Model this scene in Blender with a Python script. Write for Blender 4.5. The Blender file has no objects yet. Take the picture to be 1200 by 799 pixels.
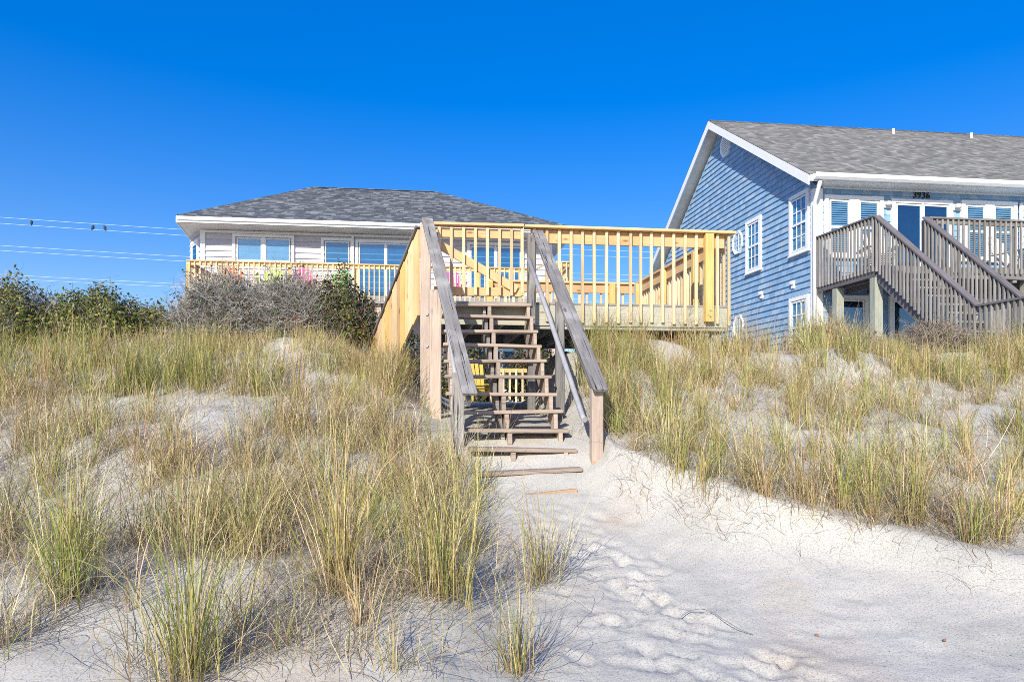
import bpy, bmesh, math, random
import numpy as np
from mathutils import Matrix, Vector

random.seed(7)
rng = np.random.default_rng(11)
SC = bpy.context.scene
COL = SC.collection
R = math.radians

# ------------------------------------------------------------------ camera
cam_d = bpy.data.cameras.new('camera')
cam_d.sensor_width = 36.0
cam_d.lens = 24.6
cam_d.shift_y = 0.0588
cam_d.clip_start = 0.05
cam_d.clip_end = 3000
cam = bpy.data.objects.new('camera', cam_d)
cam.location = (0, 0, 1.6)
cam.rotation_euler = (R(90), 0, 0)
COL.objects.link(cam)
SC.camera = cam

# ------------------------------------------------------------------ light
SUN_EL = R(30.5)
SUN_AZ = R(19)          # the light travels 19 degrees to the right of straight ahead
world = bpy.data.worlds.new('World')
SC.world = world
world.use_nodes = True
wn = world.node_tree.nodes
wl = world.node_tree.links
bg = wn['Background']
sky = wn.new('ShaderNodeTexSky')
sky.sky_type = 'NISHITA'
sky.sun_disc = False
sky.sun_elevation = SUN_EL
sky.sun_rotation = math.pi + SUN_AZ
sky.altitude = 0
sky.air_density = 1.0
sky.dust_density = 0.8
sky.ozone_density = 4.0
hsv = wn.new('ShaderNodeHueSaturation')
hsv.inputs['Hue'].default_value = 0.524
hsv.inputs['Saturation'].default_value = 1.97
hsv.inputs['Value'].default_value = 2.8
gam = wn.new('ShaderNodeGamma')
gam.inputs['Gamma'].default_value = 0.58
wl.new(sky.outputs[0], gam.inputs['Color'])
wl.new(gam.outputs[0], hsv.inputs['Color'])
wl.new(hsv.outputs[0], bg.inputs['Color'])
bg.inputs['Strength'].default_value = 0.105
sun_d = bpy.data.lights.new('sun', 'SUN')
sun_d.energy = 5.0
sun_d.angle = R(0.5)
sun_d.color = (1.0, 0.955, 0.84)
sun = bpy.data.objects.new('sun', sun_d)
trav = Vector((math.sin(SUN_AZ) * math.cos(SUN_EL), math.cos(SUN_AZ) * math.cos(SUN_EL), -math.sin(SUN_EL)))
sun.rotation_euler = trav.to_track_quat('-Z', 'Y').to_euler()
sun.location = (-6, -20, 14)
COL.objects.link(sun)
SC.view_settings.view_transform = 'Standard'
SC.view_settings.look = 'None'
SC.view_settings.exposure = 0.34
SC.view_settings.gamma = 1.0
SC.cycles.filter_width = 0.9
SC.cycles.use_denoising = False
SC.cycles.max_bounces = 6
SC.cycles.transparent_max_bounces = 8

# ------------------------------------------------------------------ helpers
FR = {}          # object name -> its matrix in the frame of its thing


def thing(name, label, cat, loc=(0, 0, 0), rz=0.0, group=None):
    o = bpy.data.objects.new(name, None)
    o.empty_display_size = 0.2
    COL.objects.link(o)
    o.location = loc
    o.rotation_euler = (0, 0, rz)
    o['label'] = label
    o['category'] = cat
    if group:
        o['group'] = group
    FR[o.name] = Matrix.Translation((0, 0, loc[2]))      # part heights are given above z = 0 of the world
    return o


def tag(o, label, cat, group=None):
    o['label'] = label
    o['category'] = cat
    if group:
        o['group'] = group
    return o


def link(name, me, m, parent=None, M=None, smooth=False, kind=None):
    o = bpy.data.objects.new(name, me)
    COL.objects.link(o)
    if m is not None and not me.materials:
        me.materials.append(m)
    M = M if M is not None else Matrix.Identity(4)
    if parent is not None:
        o.parent = parent
        o.matrix_local = FR[parent.name].inverted() @ M
    else:
        o.matrix_local = M
    FR[o.name] = M
    if smooth:
        me.polygons.foreach_set('use_smooth', [True] * len(me.polygons))
    if kind:
        o['kind'] = kind
    return o


def arr_mesh(name, V, F, C=None, smooth=False):
    """mesh from numpy arrays; F is (n,3) or (n,4); C is one rgb per vertex"""
    me = bpy.data.meshes.new(name)
    V = np.asarray(V, np.float32)
    F = np.asarray(F, np.int32)
    k = F.shape[1]
    me.vertices.add(len(V))
    me.vertices.foreach_set('co', V.ravel())
    me.loops.add(F.size)
    me.loops.foreach_set('vertex_index', F.ravel())
    me.polygons.add(len(F))
    me.polygons.foreach_set('loop_start', np.arange(0, F.size, k, dtype=np.int32))
    me.polygons.foreach_set('loop_total', np.full(len(F), k, np.int32))
    me.polygons.foreach_set('use_smooth', np.full(len(F), smooth, bool))
    me.update(calc_edges=True)
    if C is not None:
        ca = me.color_attributes.new('Col', 'FLOAT_COLOR', 'POINT')
        C4 = np.ones((len(V), 4), np.float32)
        C4[:, :3] = C
        ca.data.foreach_set('color', C4.ravel())
    return me


BOXF = np.array([[0, 3, 2, 1], [4, 5, 6, 7], [0, 1, 5, 4], [1, 2, 6, 5], [2, 3, 7, 6], [3, 0, 4, 7]])


def boxes_mesh(name, bs):
    V = []
    F = []
    for i, (x0, x1, y0, y1, z0, z1) in enumerate(bs):
        V += [(x0, y0, z0), (x1, y0, z0), (x1, y1, z0), (x0, y1, z0), (x0, y0, z1), (x1, y0, z1), (x1, y1, z1), (x0, y1, z1)]
        F.append(BOXF + 8 * i)
    return arr_mesh(name, V, np.concatenate(F))


def boxes(name, bs, m, parent=None, M=None, kind=None):
    return link(name, boxes_mesh(name, bs), m, parent, M, kind=kind)


_bc = {}


def bevel_box(L, w, t, b, key):
    """a board centred on its own origin, long axis X, thickness Z, with eased edges; cached"""
    k = (round(L, 3), round(w, 3), round(t, 3), b, key)
    if k in _bc:
        return _bc[k]
    bm = bmesh.new()
    bmesh.ops.create_cube(bm, size=1)
    bmesh.ops.scale(bm, vec=(L, w, t), verts=bm.verts)
    if b > 0:
        bmesh.ops.bevel(bm, geom=list(bm.edges), offset=b, segments=1, affect='EDGES', profile=0.5)
    me = bpy.data.meshes.new(key)
    bm.to_mesh(me)
    bm.free()
    _bc[k] = me
    return me


def orient(p0, p1, up):
    p0 = Vector(p0)
    p1 = Vector(p1)
    x = (p1 - p0).normalized()
    z = Vector(up)
    z = (z - x * z.dot(x)).normalized()
    y = z.cross(x)
    M = Matrix((x, y, z)).transposed().to_4x4()
    M.translation = (p0 + p1) / 2
    return M, (p1 - p0).length


def board(name, p0, p1, w, t, m, parent, up=(0, 0, 1), b=0.004):
    """a plank from p0 to p1: width w, thickness t along 'up'"""
    M, L = orient(p0, p1, up)
    return link(name, bevel_box(L, w, t, b, name + m.name), m, parent, M)


def tube_mesh(name, pts, r, n=8, cap=True):
    pts = [Vector(p) for p in pts]
    rs = r if isinstance(r, (list, tuple)) else [r] * len(pts)
    V = []
    F = []
    ref = Vector((0.13, 0.97, 0.2))
    for i, p in enumerate(pts):
        t = (pts[min(i + 1, len(pts) - 1)] - pts[max(i - 1, 0)]).normalized()
        a = t.cross(ref)
        if a.length < 1e-3:
            a = t.cross(Vector((1, 0, 0)))
        a.normalize()
        bb = t.cross(a)
        for k in range(n):
            an = 2 * math.pi * k / n
            V.append(p + (a * math.cos(an) + bb * math.sin(an)) * rs[i])
    for i in range(len(pts) - 1):
        for k in range(n):
            F.append((i * n + k, i * n + (k + 1) % n, (i + 1) * n + (k + 1) % n, (i + 1) * n + k))
    if cap:
        F.append(tuple(range(n))[::-1])
        F.append(tuple((len(pts) - 1) * n + k for k in range(n)))
    me = bpy.data.meshes.new(name)
    me.from_pydata([tuple(v) for v in V], [], F)
    me.polygons.foreach_set('use_smooth', [len(f) == 4 for f in F])
    return me


def prism_mesh(name, poly, axis_pts):
    """poly: list of (a,b); axis_pts: function (a,b,s) -> xyz with s in {0,1}"""
    n = len(poly)
    V = [axis_pts(a, b, 0) for a, b in poly] + [axis_pts(a, b, 1) for a, b in poly]
    F = [tuple(range(n))[::-1], tuple(range(n, 2 * n))]
    for i in range(n):
        j = (i + 1) % n
        F.append((i, j, n + j, n + i))
    me = bpy.data.meshes.new(name)
    me.from_pydata(V, [], F)
    bm = bmesh.new()
    bm.from_mesh(me)
    bmesh.ops.recalc_face_normals(bm, faces=bm.faces)
    bm.to_mesh(me)
    bm.free()
    return me


def copy_tree(o, parent=None):
    c = o.copy()
    COL.objects.link(c)
    FR[c.name] = FR[o.name]
    if parent is not None:
        c.parent = parent
    for ch in list(o.children):
        copy_tree(ch, c)
    return c


# ------------------------------------------------------------------ materials
def mat(name):
    m = bpy.data.materials.new(name)
    m.use_nodes = True
    nt = m.node_tree
    return m, nt.nodes, nt.links, nt.nodes['Principled BSDF']


def ramp(N, stops):
    r = N.new('ShaderNodeValToRGB')
    e = r.color_ramp.elements
    while len(e) < len(stops):
        e.new(0.5)
    for i, (p, c) in enumerate(stops):
        e[i].position = p
        e[i].color = (*c, 1)
    return r


def mixrgb(N, L, fac, a, b, mode='MIX'):
    n = N.new('ShaderNodeMix')
    n.data_type = 'RGBA'
    n.blend_type = mode
    for sock, v in ((n.inputs[0], fac), (n.inputs[6], a), (n.inputs[7], b)):
        if hasattr(v, 'links'):
            L.new(v, sock)
        elif isinstance(v, (int, float)):
            sock.default_value = v
        else:
            sock.default_value = (*v, 1)
    return n.outputs[2]


def wood(name, c_light, c_dark, rough=0.75, grain=1.0, knots=0.5, crack=0.0, vary=0.25, bump=0.25, patch=None):
    m, N, L, P = mat(name)
    tc = N.new('ShaderNodeTexCoord')
    oi = N.new('ShaderNodeObjectInfo')
    off = N.new('ShaderNodeVectorMath')
    off.operation = 'SCALE'
    comb = N.new('ShaderNodeCombineXYZ')
    for i, k in enumerate((37.0, 11.0, 23.0)):
        mm = N.new('ShaderNodeMath')
        mm.operation = 'MULTIPLY'
        mm.inputs[1].default_value = k
        L.new(oi.outputs['Random'], mm.inputs[0])
        L.new(mm.outputs[0], comb.inputs[i])
    add = N.new('ShaderNodeVectorMath')
    add.operation = 'ADD'
    L.new(tc.outputs['Object'], add.inputs[0])
    L.new(comb.outputs[0], add.inputs[1])
    mp = N.new('ShaderNodeMapping')
    mp.inputs['Scale'].default_value = (1.6 * grain, 26 * grain, 26 * grain)
    L.new(add.outputs[0], mp.inputs['Vector'])
    n1 = N.new('ShaderNodeTexNoise')
    n1.inputs['Scale'].default_value = 2.0
    n1.inputs['Detail'].default_value = 8
    n1.inputs['Roughness'].default_value = 0.7
    n1.inputs['Distortion'].default_value = 0.6
    L.new(mp.outputs[0], n1.inputs['Vector'])
    r1 = ramp(N, [(0.33, c_dark), (0.62, c_light)])
    L.new(n1.outputs['Fac'], r1.inputs['Fac'])
    col = r1.outputs['Color']
    # broad colour drift along the board
    n2 = N.new('ShaderNodeTexNoise')
    n2.inputs['Scale'].default_value = 1.7
    n2.inputs['Detail'].default_value = 3
    L.new(add.outputs[0], n2.inputs['Vector'])
    dr = ramp(N, [(0.35, tuple(0.72 * x for x in c_light)), (0.65, tuple(min(1, 1.12 * x) for x in c_light))])
    L.new(n2.outputs['Fac'], dr.inputs['Fac'])
    col = mixrgb(N, L, 0.4, col, dr.outputs['Color'])
    if patch:
        n4 = N.new('ShaderNodeTexNoise')
        n4.inputs['Scale'].default_value = 3.1
        n4.inputs['Detail'].default_value = 5
        L.new(add.outputs[0], n4.inputs['Vector'])
        pr = ramp(N, [(0.5, (0, 0, 0)), (0.68, (0.75, 0.75, 0.75))])
        L.new(n4.outputs['Fac'], pr.inputs['Fac'])
        col = mixrgb(N, L, pr.outputs['Color'], col, patch)
    if knots > 0:
        mk = N.new('ShaderNodeMapping')
        mk.inputs['Scale'].default_value = (2.6, 7, 7)
        L.new(add.outputs[0], mk.inputs['Vector'])
        vo = N.new('ShaderNodeTexVoronoi')
        vo.inputs['Scale'].default_value = 1.0
        L.new(mk.outputs[0], vo.inputs['Vector'])
        kr = ramp(N, [(0.06, (1, 1, 1)), (0.16, (0, 0, 0))])
        L.new(vo.outputs['Distance'], kr.inputs['Fac'])
        kf = N.new('ShaderNodeMath')
        kf.operation = 'MULTIPLY'
        kf.inputs[1].default_value = knots
        L.new(kr.outputs['Color'], kf.inputs[0])
        col = mixrgb(N, L, kf.outputs[0], col, (c_dark[0] * 0.5, c_dark[1] * 0.38, c_dark[2] * 0.3))
    if crack > 0:
        mc = N.new('ShaderNodeMapping')
        mc.inputs['Scale'].default_value = (1.1, 34, 34)
        L.new(add.outputs[0], mc.inputs['Vector'])
        n3 = N.new('ShaderNodeTexNoise')
        n3.inputs['Scale'].default_value = 1.6
        n3.inputs['Detail'].default_value = 4
        L.new(mc.outputs[0], n3.inputs['Vector'])
        cr = ramp(N, [(0.60, (0, 0, 0)), (0.67, (1, 1, 1))])
        L.new(n3.outputs['Fac'], cr.inputs['Fac'])
        cf = N.new('ShaderNodeMath')
        cf.operation = 'MULTIPLY'
        cf.inputs[1].default_value = crack
        L.new(cr.outputs['Color'], cf.inputs[0])
        col = mixrgb(N, L, cf.outputs[0], col, tuple(0.25 * x for x in c_dark))
    hv = N.new('ShaderNodeHueSaturation')
    mr = N.new('ShaderNodeMapRange')
    mr.inputs['To Min'].default_value = 1 - vary
    mr.inputs['To Max'].default_value = 1 + vary * 0.6
    L.new(oi.outputs['Random'], mr.inputs['Value'])
    L.new(mr.outputs[0], hv.inputs['Value'])
    L.new(col, hv.inputs['Color'])
    L.new(hv.outputs[0], P.inputs['Base Color'])
    P.inputs['Roughness'].default_value = rough
    P.inputs['Specular IOR Level'].default_value = 0.25
    bp = N.new('ShaderNodeBump')
    bp.inputs['Strength'].default_value = bump
    bp.inputs['Distance'].default_value = 0.006
    L.new(n1.outputs['Fac'], bp.inputs['Height'])
    L.new(bp.outputs[0], P.inputs['Normal'])
    return m


def paint(name, c, rough=0.5, vary=0.06, scale=6.0, stain=None):
    m, N, L, P = mat(name)
    tc = N.new('ShaderNodeTexCoord')
    n = N.new('ShaderNodeTexNoise')
    n.inputs['Scale'].default_value = scale
    n.inputs['Detail'].default_value = 6
    L.new(tc.outputs['Object'], n.inputs['Vector'])
    r = ramp(N, [(0.3, tuple(x * (1 - vary * 2) for x in c)), (0.7, tuple(min(1, x * (1 + vary)) for x in c))])
    L.new(n.outputs['Fac'], r.inputs['Fac'])
    col = r.outputs['Color']
    if stain:
        n2 = N.new('ShaderNodeTexNoise')
        n2.inputs['Scale'].default_value = 1.3
        n2.inputs['Detail'].default_value = 8
        L.new(tc.outputs['Object'], n2.inputs['Vector'])
        r2 = ramp(N, [(0.5, (0, 0, 0)), (0.75, (0.5, 0.5, 0.5))])
        L.new(n2.outputs['Fac'], r2.inputs['Fac'])
        col = mixrgb(N, L, r2.outputs['Color'], col, stain)
    L.new(col, P.inputs['Base Color'])
    P.inputs['Roughness'].default_value = rough
    P.inputs['Specular IOR Level'].default_value = 0.3
    return m


def toned(name, rough=0.8, scale=40.0, amp=0.25, bump=0.15, stretch=(1, 1, 1), spec=0.2):
    """pieces carry their own colour in the attribute Col; grain on top"""
    m, N, L, P = mat(name)
    at = N.new('ShaderNodeAttribute')
    at.attribute_name = 'Col'
    tc = N.new('ShaderNodeTexCoord')
    mp = N.new('ShaderNodeMapping')
    mp.inputs['Scale'].default_value = stretch
    L.new(tc.outputs['Object'], mp.inputs['Vector'])
    n = N.new('ShaderNodeTexNoise')
    n.inputs['Scale'].default_value = scale
    n.inputs['Detail'].default_value = 5
    L.new(mp.outputs[0], n.inputs['Vector'])
    r = ramp(N, [(0.3, (1 - amp,) * 3), (0.7, (1, 1, 1))])
    L.new(n.outputs['Fac'], r.inputs['Fac'])
    L.new(mixrgb(N, L, 1.0, at.outputs['Color'], r.outputs['Color'], 'MULTIPLY'), P.inputs['Base Color'])
    P.inputs['Roughness'].default_value = rough
    P.inputs['Specular IOR Level'].default_value = spec
    bp = N.new('ShaderNodeBump')
    bp.inputs['Strength'].default_value = bump
    bp.inputs['Distance'].default_value = 0.01
    L.new(n.outputs['Fac'], bp.inputs['Height'])
    L.new(bp.outputs[0], P.inputs['Normal'])
    return m


def leafy(name, trans=0.35, rough=0.55):
    m, N, L, P = mat(name)
    at = N.new('ShaderNodeAttribute')
    at.attribute_name = 'Col'
    L.new(at.outputs['Color'], P.inputs['Base Color'])
    P.inputs['Roughness'].default_value = rough
    P.inputs['Specular IOR Level'].default_value = 0.3
    tr = N.new('ShaderNodeBsdfTranslucent')
    L.new(at.outputs['Color'], tr.inputs['Color'])
    mx = N.new('ShaderNodeMixShader')
    mx.inputs[0].default_value = trans
    L.new(P.outputs[0], mx.inputs[1])
    L.new(tr.outputs[0], mx.inputs[2])
    L.new(mx.outputs[0], N['Material Output'].inputs['Surface'])
    return m


def glass(name, tint, refl, rough=0.02):
    m, N, L, P = mat(name)
    t = N.new('ShaderNodeBsdfTransparent')
    t.inputs['Color'].default_value = (*tint, 1)
    g = N.new('ShaderNodeBsdfGlossy')
    g.inputs['Roughness'].default_value = rough
    g.inputs['Color'].default_value = (0.75, 0.9, 1.0, 1)
    tc = N.new('ShaderNodeTexCoord')
    nz = N.new('ShaderNodeTexNoise')
    nz.inputs['Scale'].default_value = 1.4
    L.new(tc.outputs['Object'], nz.inputs['Vector'])
    bp = N.new('ShaderNodeBump')
    bp.inputs['Strength'].default_value = 0.03
    bp.inputs['Distance'].default_value = 0.02
    L.new(nz.outputs['Fac'], bp.inputs['Height'])
    L.new(bp.outputs[0], g.inputs['Normal'])
    mx = N.new('ShaderNodeMixShader')
    mx.inputs[0].default_value = refl
    L.new(t.outputs[0], mx.inputs[1])
    L.new(g.outputs[0], mx.inputs[2])
    L.new(mx.outputs[0], N['Material Output'].inputs['Surface'])
    return m


W_NEW = wood('new_pine', (0.76, 0.50, 0.265), (0.58, 0.33, 0.135), knots=0.9, vary=0.3)
W_NEWY = wood('yellow_pine', (0.72, 0.50, 0.19), (0.50, 0.30, 0.08), knots=0.8, vary=0.15)
W_BAL = wood('baluster_pine', (0.80, 0.62, 0.38), (0.64, 0.42, 0.20), knots=0.6, vary=0.3)
W_RIM = wood('treated_rim', (0.48, 0.455, 0.37), (0.30, 0.285, 0.235), knots=0.6, vary=0.12, patch=(0.36, 0.37, 0.28))
W_GREY = wood('weathered_grey', (0.32, 0.30, 0.29), (0.11, 0.10, 0.10), crack=1.0, knots=0.7, bump=0.8, rough=0.85, grain=0.8, patch=(0.47, 0.45, 0.43))
W_TREAD = wood('weathered_tread', (0.46, 0.37, 0.30), (0.24, 0.18, 0.14), crack=0.5, knots=0.4, bump=0.4, rough=0.85, vary=0.2)
W_POST = wood('weathered_post', (0.56, 0.45, 0.37), (0.38, 0.28, 0.22), crack=0.45, knots=0.5, bump=0.35, rough=0.85, vary=0.12)
W_FOOT = wood('damp_post', (0.48, 0.32, 0.20), (0.30, 0.19, 0.11), crack=0.4, knots=0.4, bump=0.3, rough=0.8, vary=0.1)
W_SILV = wood('silvered_deck', (0.31, 0.295, 0.28), (0.13, 0.12, 0.115), crack=0.4, knots=0.3, bump=0.3, rough=0.85, vary=0.3)
W_DARKCAP = wood('dark_cap', (0.20, 0.18, 0.18), (0.09, 0.08, 0.085), crack=0.4, knots=0.2, bump=0.3, rough=0.7, vary=0.15)
W_POSTG = wood('greenish_post', (0.42, 0.43, 0.36), (0.24, 0.25, 0.20), crack=0.3, knots=0.3, vary=0.1)
M_WHITE = paint('white_trim', (0.82, 0.82, 0.81), 0.45, 0.02)
M_OFFW = paint('soffit_white', (0.74, 0.70, 0.64), 0.6, 0.05, stain=(0.5, 0.42, 0.32))
M_SIDE = toned('lap_siding', 0.55, 30, 0.06, 0.05, (0.3, 6, 6))
M_SHIN = toned('blue_shingle', 0.8, 60, 0.16, 0.12, (1, 1, 0.25))
M_ROOF = toned('asphalt_shingle', 0.95, 160, 0.22, 0.3, spec=0.1)
M_WALLB = paint('blue_wall', (0.20, 0.33, 0.50), 0.8, 0.08)
M_WALLL = paint('pale_wall', (0.62, 0.62, 0.65), 0.7, 0.04)
M_ROOFD = paint('roof_deck', (0.10, 0.11, 0.125), 0.9, 0.1)
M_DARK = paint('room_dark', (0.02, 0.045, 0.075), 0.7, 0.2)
M_CURTREFL = paint('curtain_reflection_blue', (0.05, 0.24, 0.36), 0.8, 0.12, 3)  # backing colour holds curtain blue and the teal reflected in the panes
M_BLINDC = paint('pale_blind', (0.50, 0.58, 0.66), 0.8, 0.08, 3)
M_BLIND = paint('white_slat', (0.62, 0.62, 0.60), 0.6, 0.02)
M_GLASS = glass('window_glass', (0.70, 0.84, 0.92), 0.10)
M_GLASSD = glass('door_glass', (0.60, 0.8, 0.9), 0.13)
M_PIPE = paint('grey_pipe', (0.36, 0.36, 0.38), 0.35, 0.08, 12, stain=(0.30, 0.30, 0.32))
M_IRON = paint('galvanised_bolt', (0.40, 0.40, 0.40), 0.45, 0.1, 20)
M_BLACK = paint('black_metal', (0.015, 0.015, 0.018), 0.5, 0.1)
M_GRASS = leafy('grass_blade', 0.18, 0.5)
M_LEAF = leafy('shrub_leaf', 0.3, 0.4)
M_TWIG = toned('dry_twig', 0.9, 30, 0.2, 0.0)
M_CABLE = paint('cable_sheath', (0.46, 0.54, 0.64), 0.5, 0.03)
M_BIRD = paint('bird_plumage', (0.05, 0.05, 0.06), 0.8, 0.2, 30)


def sand_material():
    m, N, L, P = mat('beach_sand')
    tc = N.new('ShaderNodeTexCoord')
    na = N.new('ShaderNodeTexNoise')
    na.inputs['Scale'].default_value = 0.9
    na.inputs['Detail'].default_value = 6
    L.new(tc.outputs['Object'], na.inputs['Vector'])
    ra = ramp(N, [(0.35, (0.425, 0.407, 0.368)), (0.55, (0.495, 0.474, 0.428)), (0.72, (0.48, 0.42, 0.345))])
    L.new(na.outputs['Fac'], ra.inputs['Fac'])
    nb = N.new('ShaderNodeTexNoise')
    nb.inputs['Scale'].default_value = 120
    nb.inputs['Detail'].default_value = 4
    L.new(tc.outputs['Object'], nb.inputs['Vector'])
    rb = ramp(N, [(0.32, (0.62, 0.60, 0.58)), (0.52, (1, 1, 1))])
    L.new(nb.outputs['Fac'], rb.inputs['Fac'])
    col = mixrgb(N, L, 1.0, ra.outputs['Color'], rb.outputs['Color'], 'MULTIPLY')
    # shell bits and grains, thicker in some places
    vo = N.new('ShaderNodeTexVoronoi')
    vo.inputs['Scale'].default_value = 30
    vo.inputs['Randomness'].default_value = 1.0
    L.new(tc.outputs['Object'], vo.inputs['Vector'])
    rv = ramp(N, [(0.13, (1, 1, 1)), (0.19, (0, 0, 0))])
    L.new(vo.outputs['Distance'], rv.inputs['Fac'])
    nc = N.new('ShaderNodeTexNoise')
    nc.inputs['Scale'].default_value = 1.6
    nc.inputs['Detail'].default_value = 3
    L.new(tc.outputs['Object'], nc.inputs['Vector'])
    rc = ramp(N, [(0.42, (0.04, 0.04, 0.04)), (0.66, (0.7, 0.7, 0.7))])
    L.new(nc.outputs['Fac'], rc.inputs['Fac'])
    fac = mixrgb(N, L, 1.0, rv.outputs['Color'], rc.outputs['Color'], 'MULTIPLY')
    tint = ramp(N, [(0.2, (0.22, 0.17, 0.13)), (0.5, (0.55, 0.36, 0.22)), (0.8, (0.32, 0.30, 0.29))])
    L.new(vo.outputs['Color'], tint.inputs['Fac'])
    col = mixrgb(N, L, fac, col, tint.outputs['Color'])
    L.new(col, P.inputs['Base Color'])
    P.inputs['Roughness'].default_value = 0.95
    P.inputs['Specular IOR Level'].default_value = 0.1
    nd = N.new('ShaderNodeTexNoise')
    nd.inputs['Scale'].default_value = 14
    nd.inputs['Detail'].default_value = 9
    nd.inputs['Roughness'].default_value = 0.62
    L.new(tc.outputs['Object'], nd.inputs['Vector'])
    bp = N.new('ShaderNodeBump')
    bp.inputs['Strength'].default_value = 0.4
    bp.inputs['Distance'].default_value = 0.02
    L.new(nd.outputs['Fac'], bp.inputs['Height'])
    bp2 = N.new('ShaderNodeBump')
    bp2.inputs['Strength'].default_value = 0.35
    bp2.inputs['Distance'].default_value = 0.004
    L.new(nb.outputs['Fac'], bp2.inputs['Height'])
    L.new(bp.outputs[0], bp2.inputs['Normal'])
    L.new(bp2.outputs[0], P.inputs['Normal'])
    return m


M_SAND = sand_material()

# ------------------------------------------------------------------ terrain
_nz = np.random.default_rng(3).random((256, 256))


def vnoise(x, y):
    x = np.asarray(x, float)
    y = np.asarray(y, float)
    xi = np.floor(x).astype(int)
    yi = np.floor(y).astype(int)
    fx = x - xi
    fy = y - yi
    fx = fx * fx * (3 - 2 * fx)
    fy = fy * fy * (3 - 2 * fy)
    g = lambda a, b: _nz[a % 256, b % 256]
    return (g(xi, yi) * (1 - fx) * (1 - fy) + g(xi + 1, yi) * fx * (1 - fy) + g(xi, yi + 1) * (1 - fx) * fy + g(xi + 1, yi + 1) * fx * fy) - 0.5


def sst(a, b, x):
    t = np.clip((x - a) / (b - a), 0, 1)
    return t * t * (3 - 2 * t)


EY = [0, 3, 4, 4.6, 5.4, 6.1, 6.6, 7, 7.6, 10, 14, 18]
R_IN = [2.0, 1.6, 1.5, 1.25, 0.95, 0.74, 0.66, 0.60, 0.50, 0.22, 0.1, 0.1]
R_OUT = [8, 5.4, 4.1, 3.25, 2.1, 1.4, 1.02, 1.0, 1.0, 0.8, 0.8, 0.8]
L_IN = [0.4, 0.3, 0.2, 0.05, -0.1, -0.25, -0.5, -0.7, -0.8, -0.95, -1.1, -1.1]
L_OUT = [-0.6, -0.6, -0.6, -0.7, -0.95, -1.2, -1.4, -1.5, -1.6, -1.75, -1.9, -1.9]


def path_w(X, Y):
    r = 1 - sst(np.interp(Y, EY, R_IN), np.interp(Y, EY, R_OUT), X)
    l = 1 - sst(-np.interp(Y, EY, L_IN), -np.interp(Y, EY, L_OUT), -X)
    return r * l


prints = []
_pr = np.random.default_rng(5)
for i in range(150):
    py = _pr.uniform(3.0, 6.1)
    cx = np.interp(py, [3, 3.6, 4.4, 5.2, 6.2], [1.25, 1.05, 0.85, 0.62, 0.30])
    px = cx + _pr.normal(0, 0.16 if py > 4.2 else 0.27)
    prints.append((px, py, _pr.normal(0.9, 0.5), _pr.uniform(0.007, 0.020)))
for px, py in ((1.95, 4.25), (2.15, 4.35), (1.75, 4.05), (2.35, 4.9), (2.5, 4.7)):
    prints.append((px, py, 0.8, 0.008))


def height(X, Y):
    X = np.asarray(X, float)
    Y = np.asarray(Y, float)
    zl = np.interp(Y, [-300, -40, 0, 3.2, 5.5, 7.5, 9.5, 10.5, 11.5, 13, 16, 19, 60, 2000], [-3, -1.5, -0.1, 0.32, 0.72, 1.32, 2.02, 2.42, 2.62, 2.5, 1.8, 1.65, 1.5, 1.5])
    zr = np.interp(Y, [-300, -40, 0, 3.2, 4.6, 5.4, 6.5, 8, 10, 11, 12.5, 15, 19, 60, 2000], [-3, -1.5, -0.1, 0.34, 0.58, 0.77, 1.03, 1.5, 2.15, 2.25, 2.15, 1.75, 1.6, 1.5, 1.5])
    zp = np.interp(Y, [-300, -40, 0, 3, 4, 5, 5.8, 6.2, 6.42, 6.6, 6.76, 6.9, 7.04, 7.35, 8.5, 10, 14, 19, 60, 2000], [-3, -1.5, -0.15, 0.18, 0.25, 0.41, 0.60, 0.715, 0.80, 0.91, 0.955, 1.06, 1.13, 1.25, 1.38, 1.45, 1.55, 1.6, 1.5, 1.5])
    k = sst(-1.0, 1.5, X)
    z = zl * (1 - k) + zr * k
    # rolls of the dune
    amp = sst(3.5, 6, Y) * (1 - sst(14, 20, Y))
    z = z + amp * (0.30 * vnoise(X * 0.55 + 3, Y * 0.7 + 7) + 0.16 * vnoise(X * 1.5 + 9, Y * 1.7))
    w = path_w(X, Y)
    z = z * (1 - w) + zp * w
    # crumbled lip on the right of the path
    z = z + 0.11 * np.exp(-((w - 0.10) / 0.14) ** 2) * (X > 0.5) * (Y < 7.2) * (Y > 3)
    z = z - 0.42 * np.exp(-((X + 1.95) / 0.6) ** 2) * sst(9.2, 10.6, Y) * (1 - sst(13, 16, Y))
    z = z + 0.16 * sst(0.9, 1.6, X) * (1 - sst(4.5, 6, X)) * sst(8.6, 9.8, Y) * (1 - sst(11.5, 14, Y))
    near = (Y > 1.5) & (Y < 13)
    z = z + near * ((0.035 - 0.02 * (w > 0.3)) * vnoise(X * 3.1, Y * 3.3) + 0.014 * vnoise(X * 8, Y * 8) + 0.006 * vnoise(X * 19, Y * 19))
    return z


def height_fine(X, Y):
    z = height(X, Y)
    for px, py, a, d in prints:
        ca, sa = math.cos(a), math.sin(a)
        dx = X - px
        dy = Y - py
        u = (dx * ca + dy * sa) / 0.048
        v = (-dx * sa + dy * ca) / 0.105
        q = u * u + v * v
        z = z - d * np.exp(-q * q * 0.7) + d * 0.55 * np.exp(-((np.sqrt(q) - 1.35) / 0.33) ** 2)
    return z


def h1(x, y):
    return float(height(np.array([x]), np.array([y]))[0])


def grid_axis(parts):
    out = []
    for a, b, s in parts:
        out += list(np.arange(a, b - 1e-6, s))
    return np.array(sorted(set(np.round(out, 4))))


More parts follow.
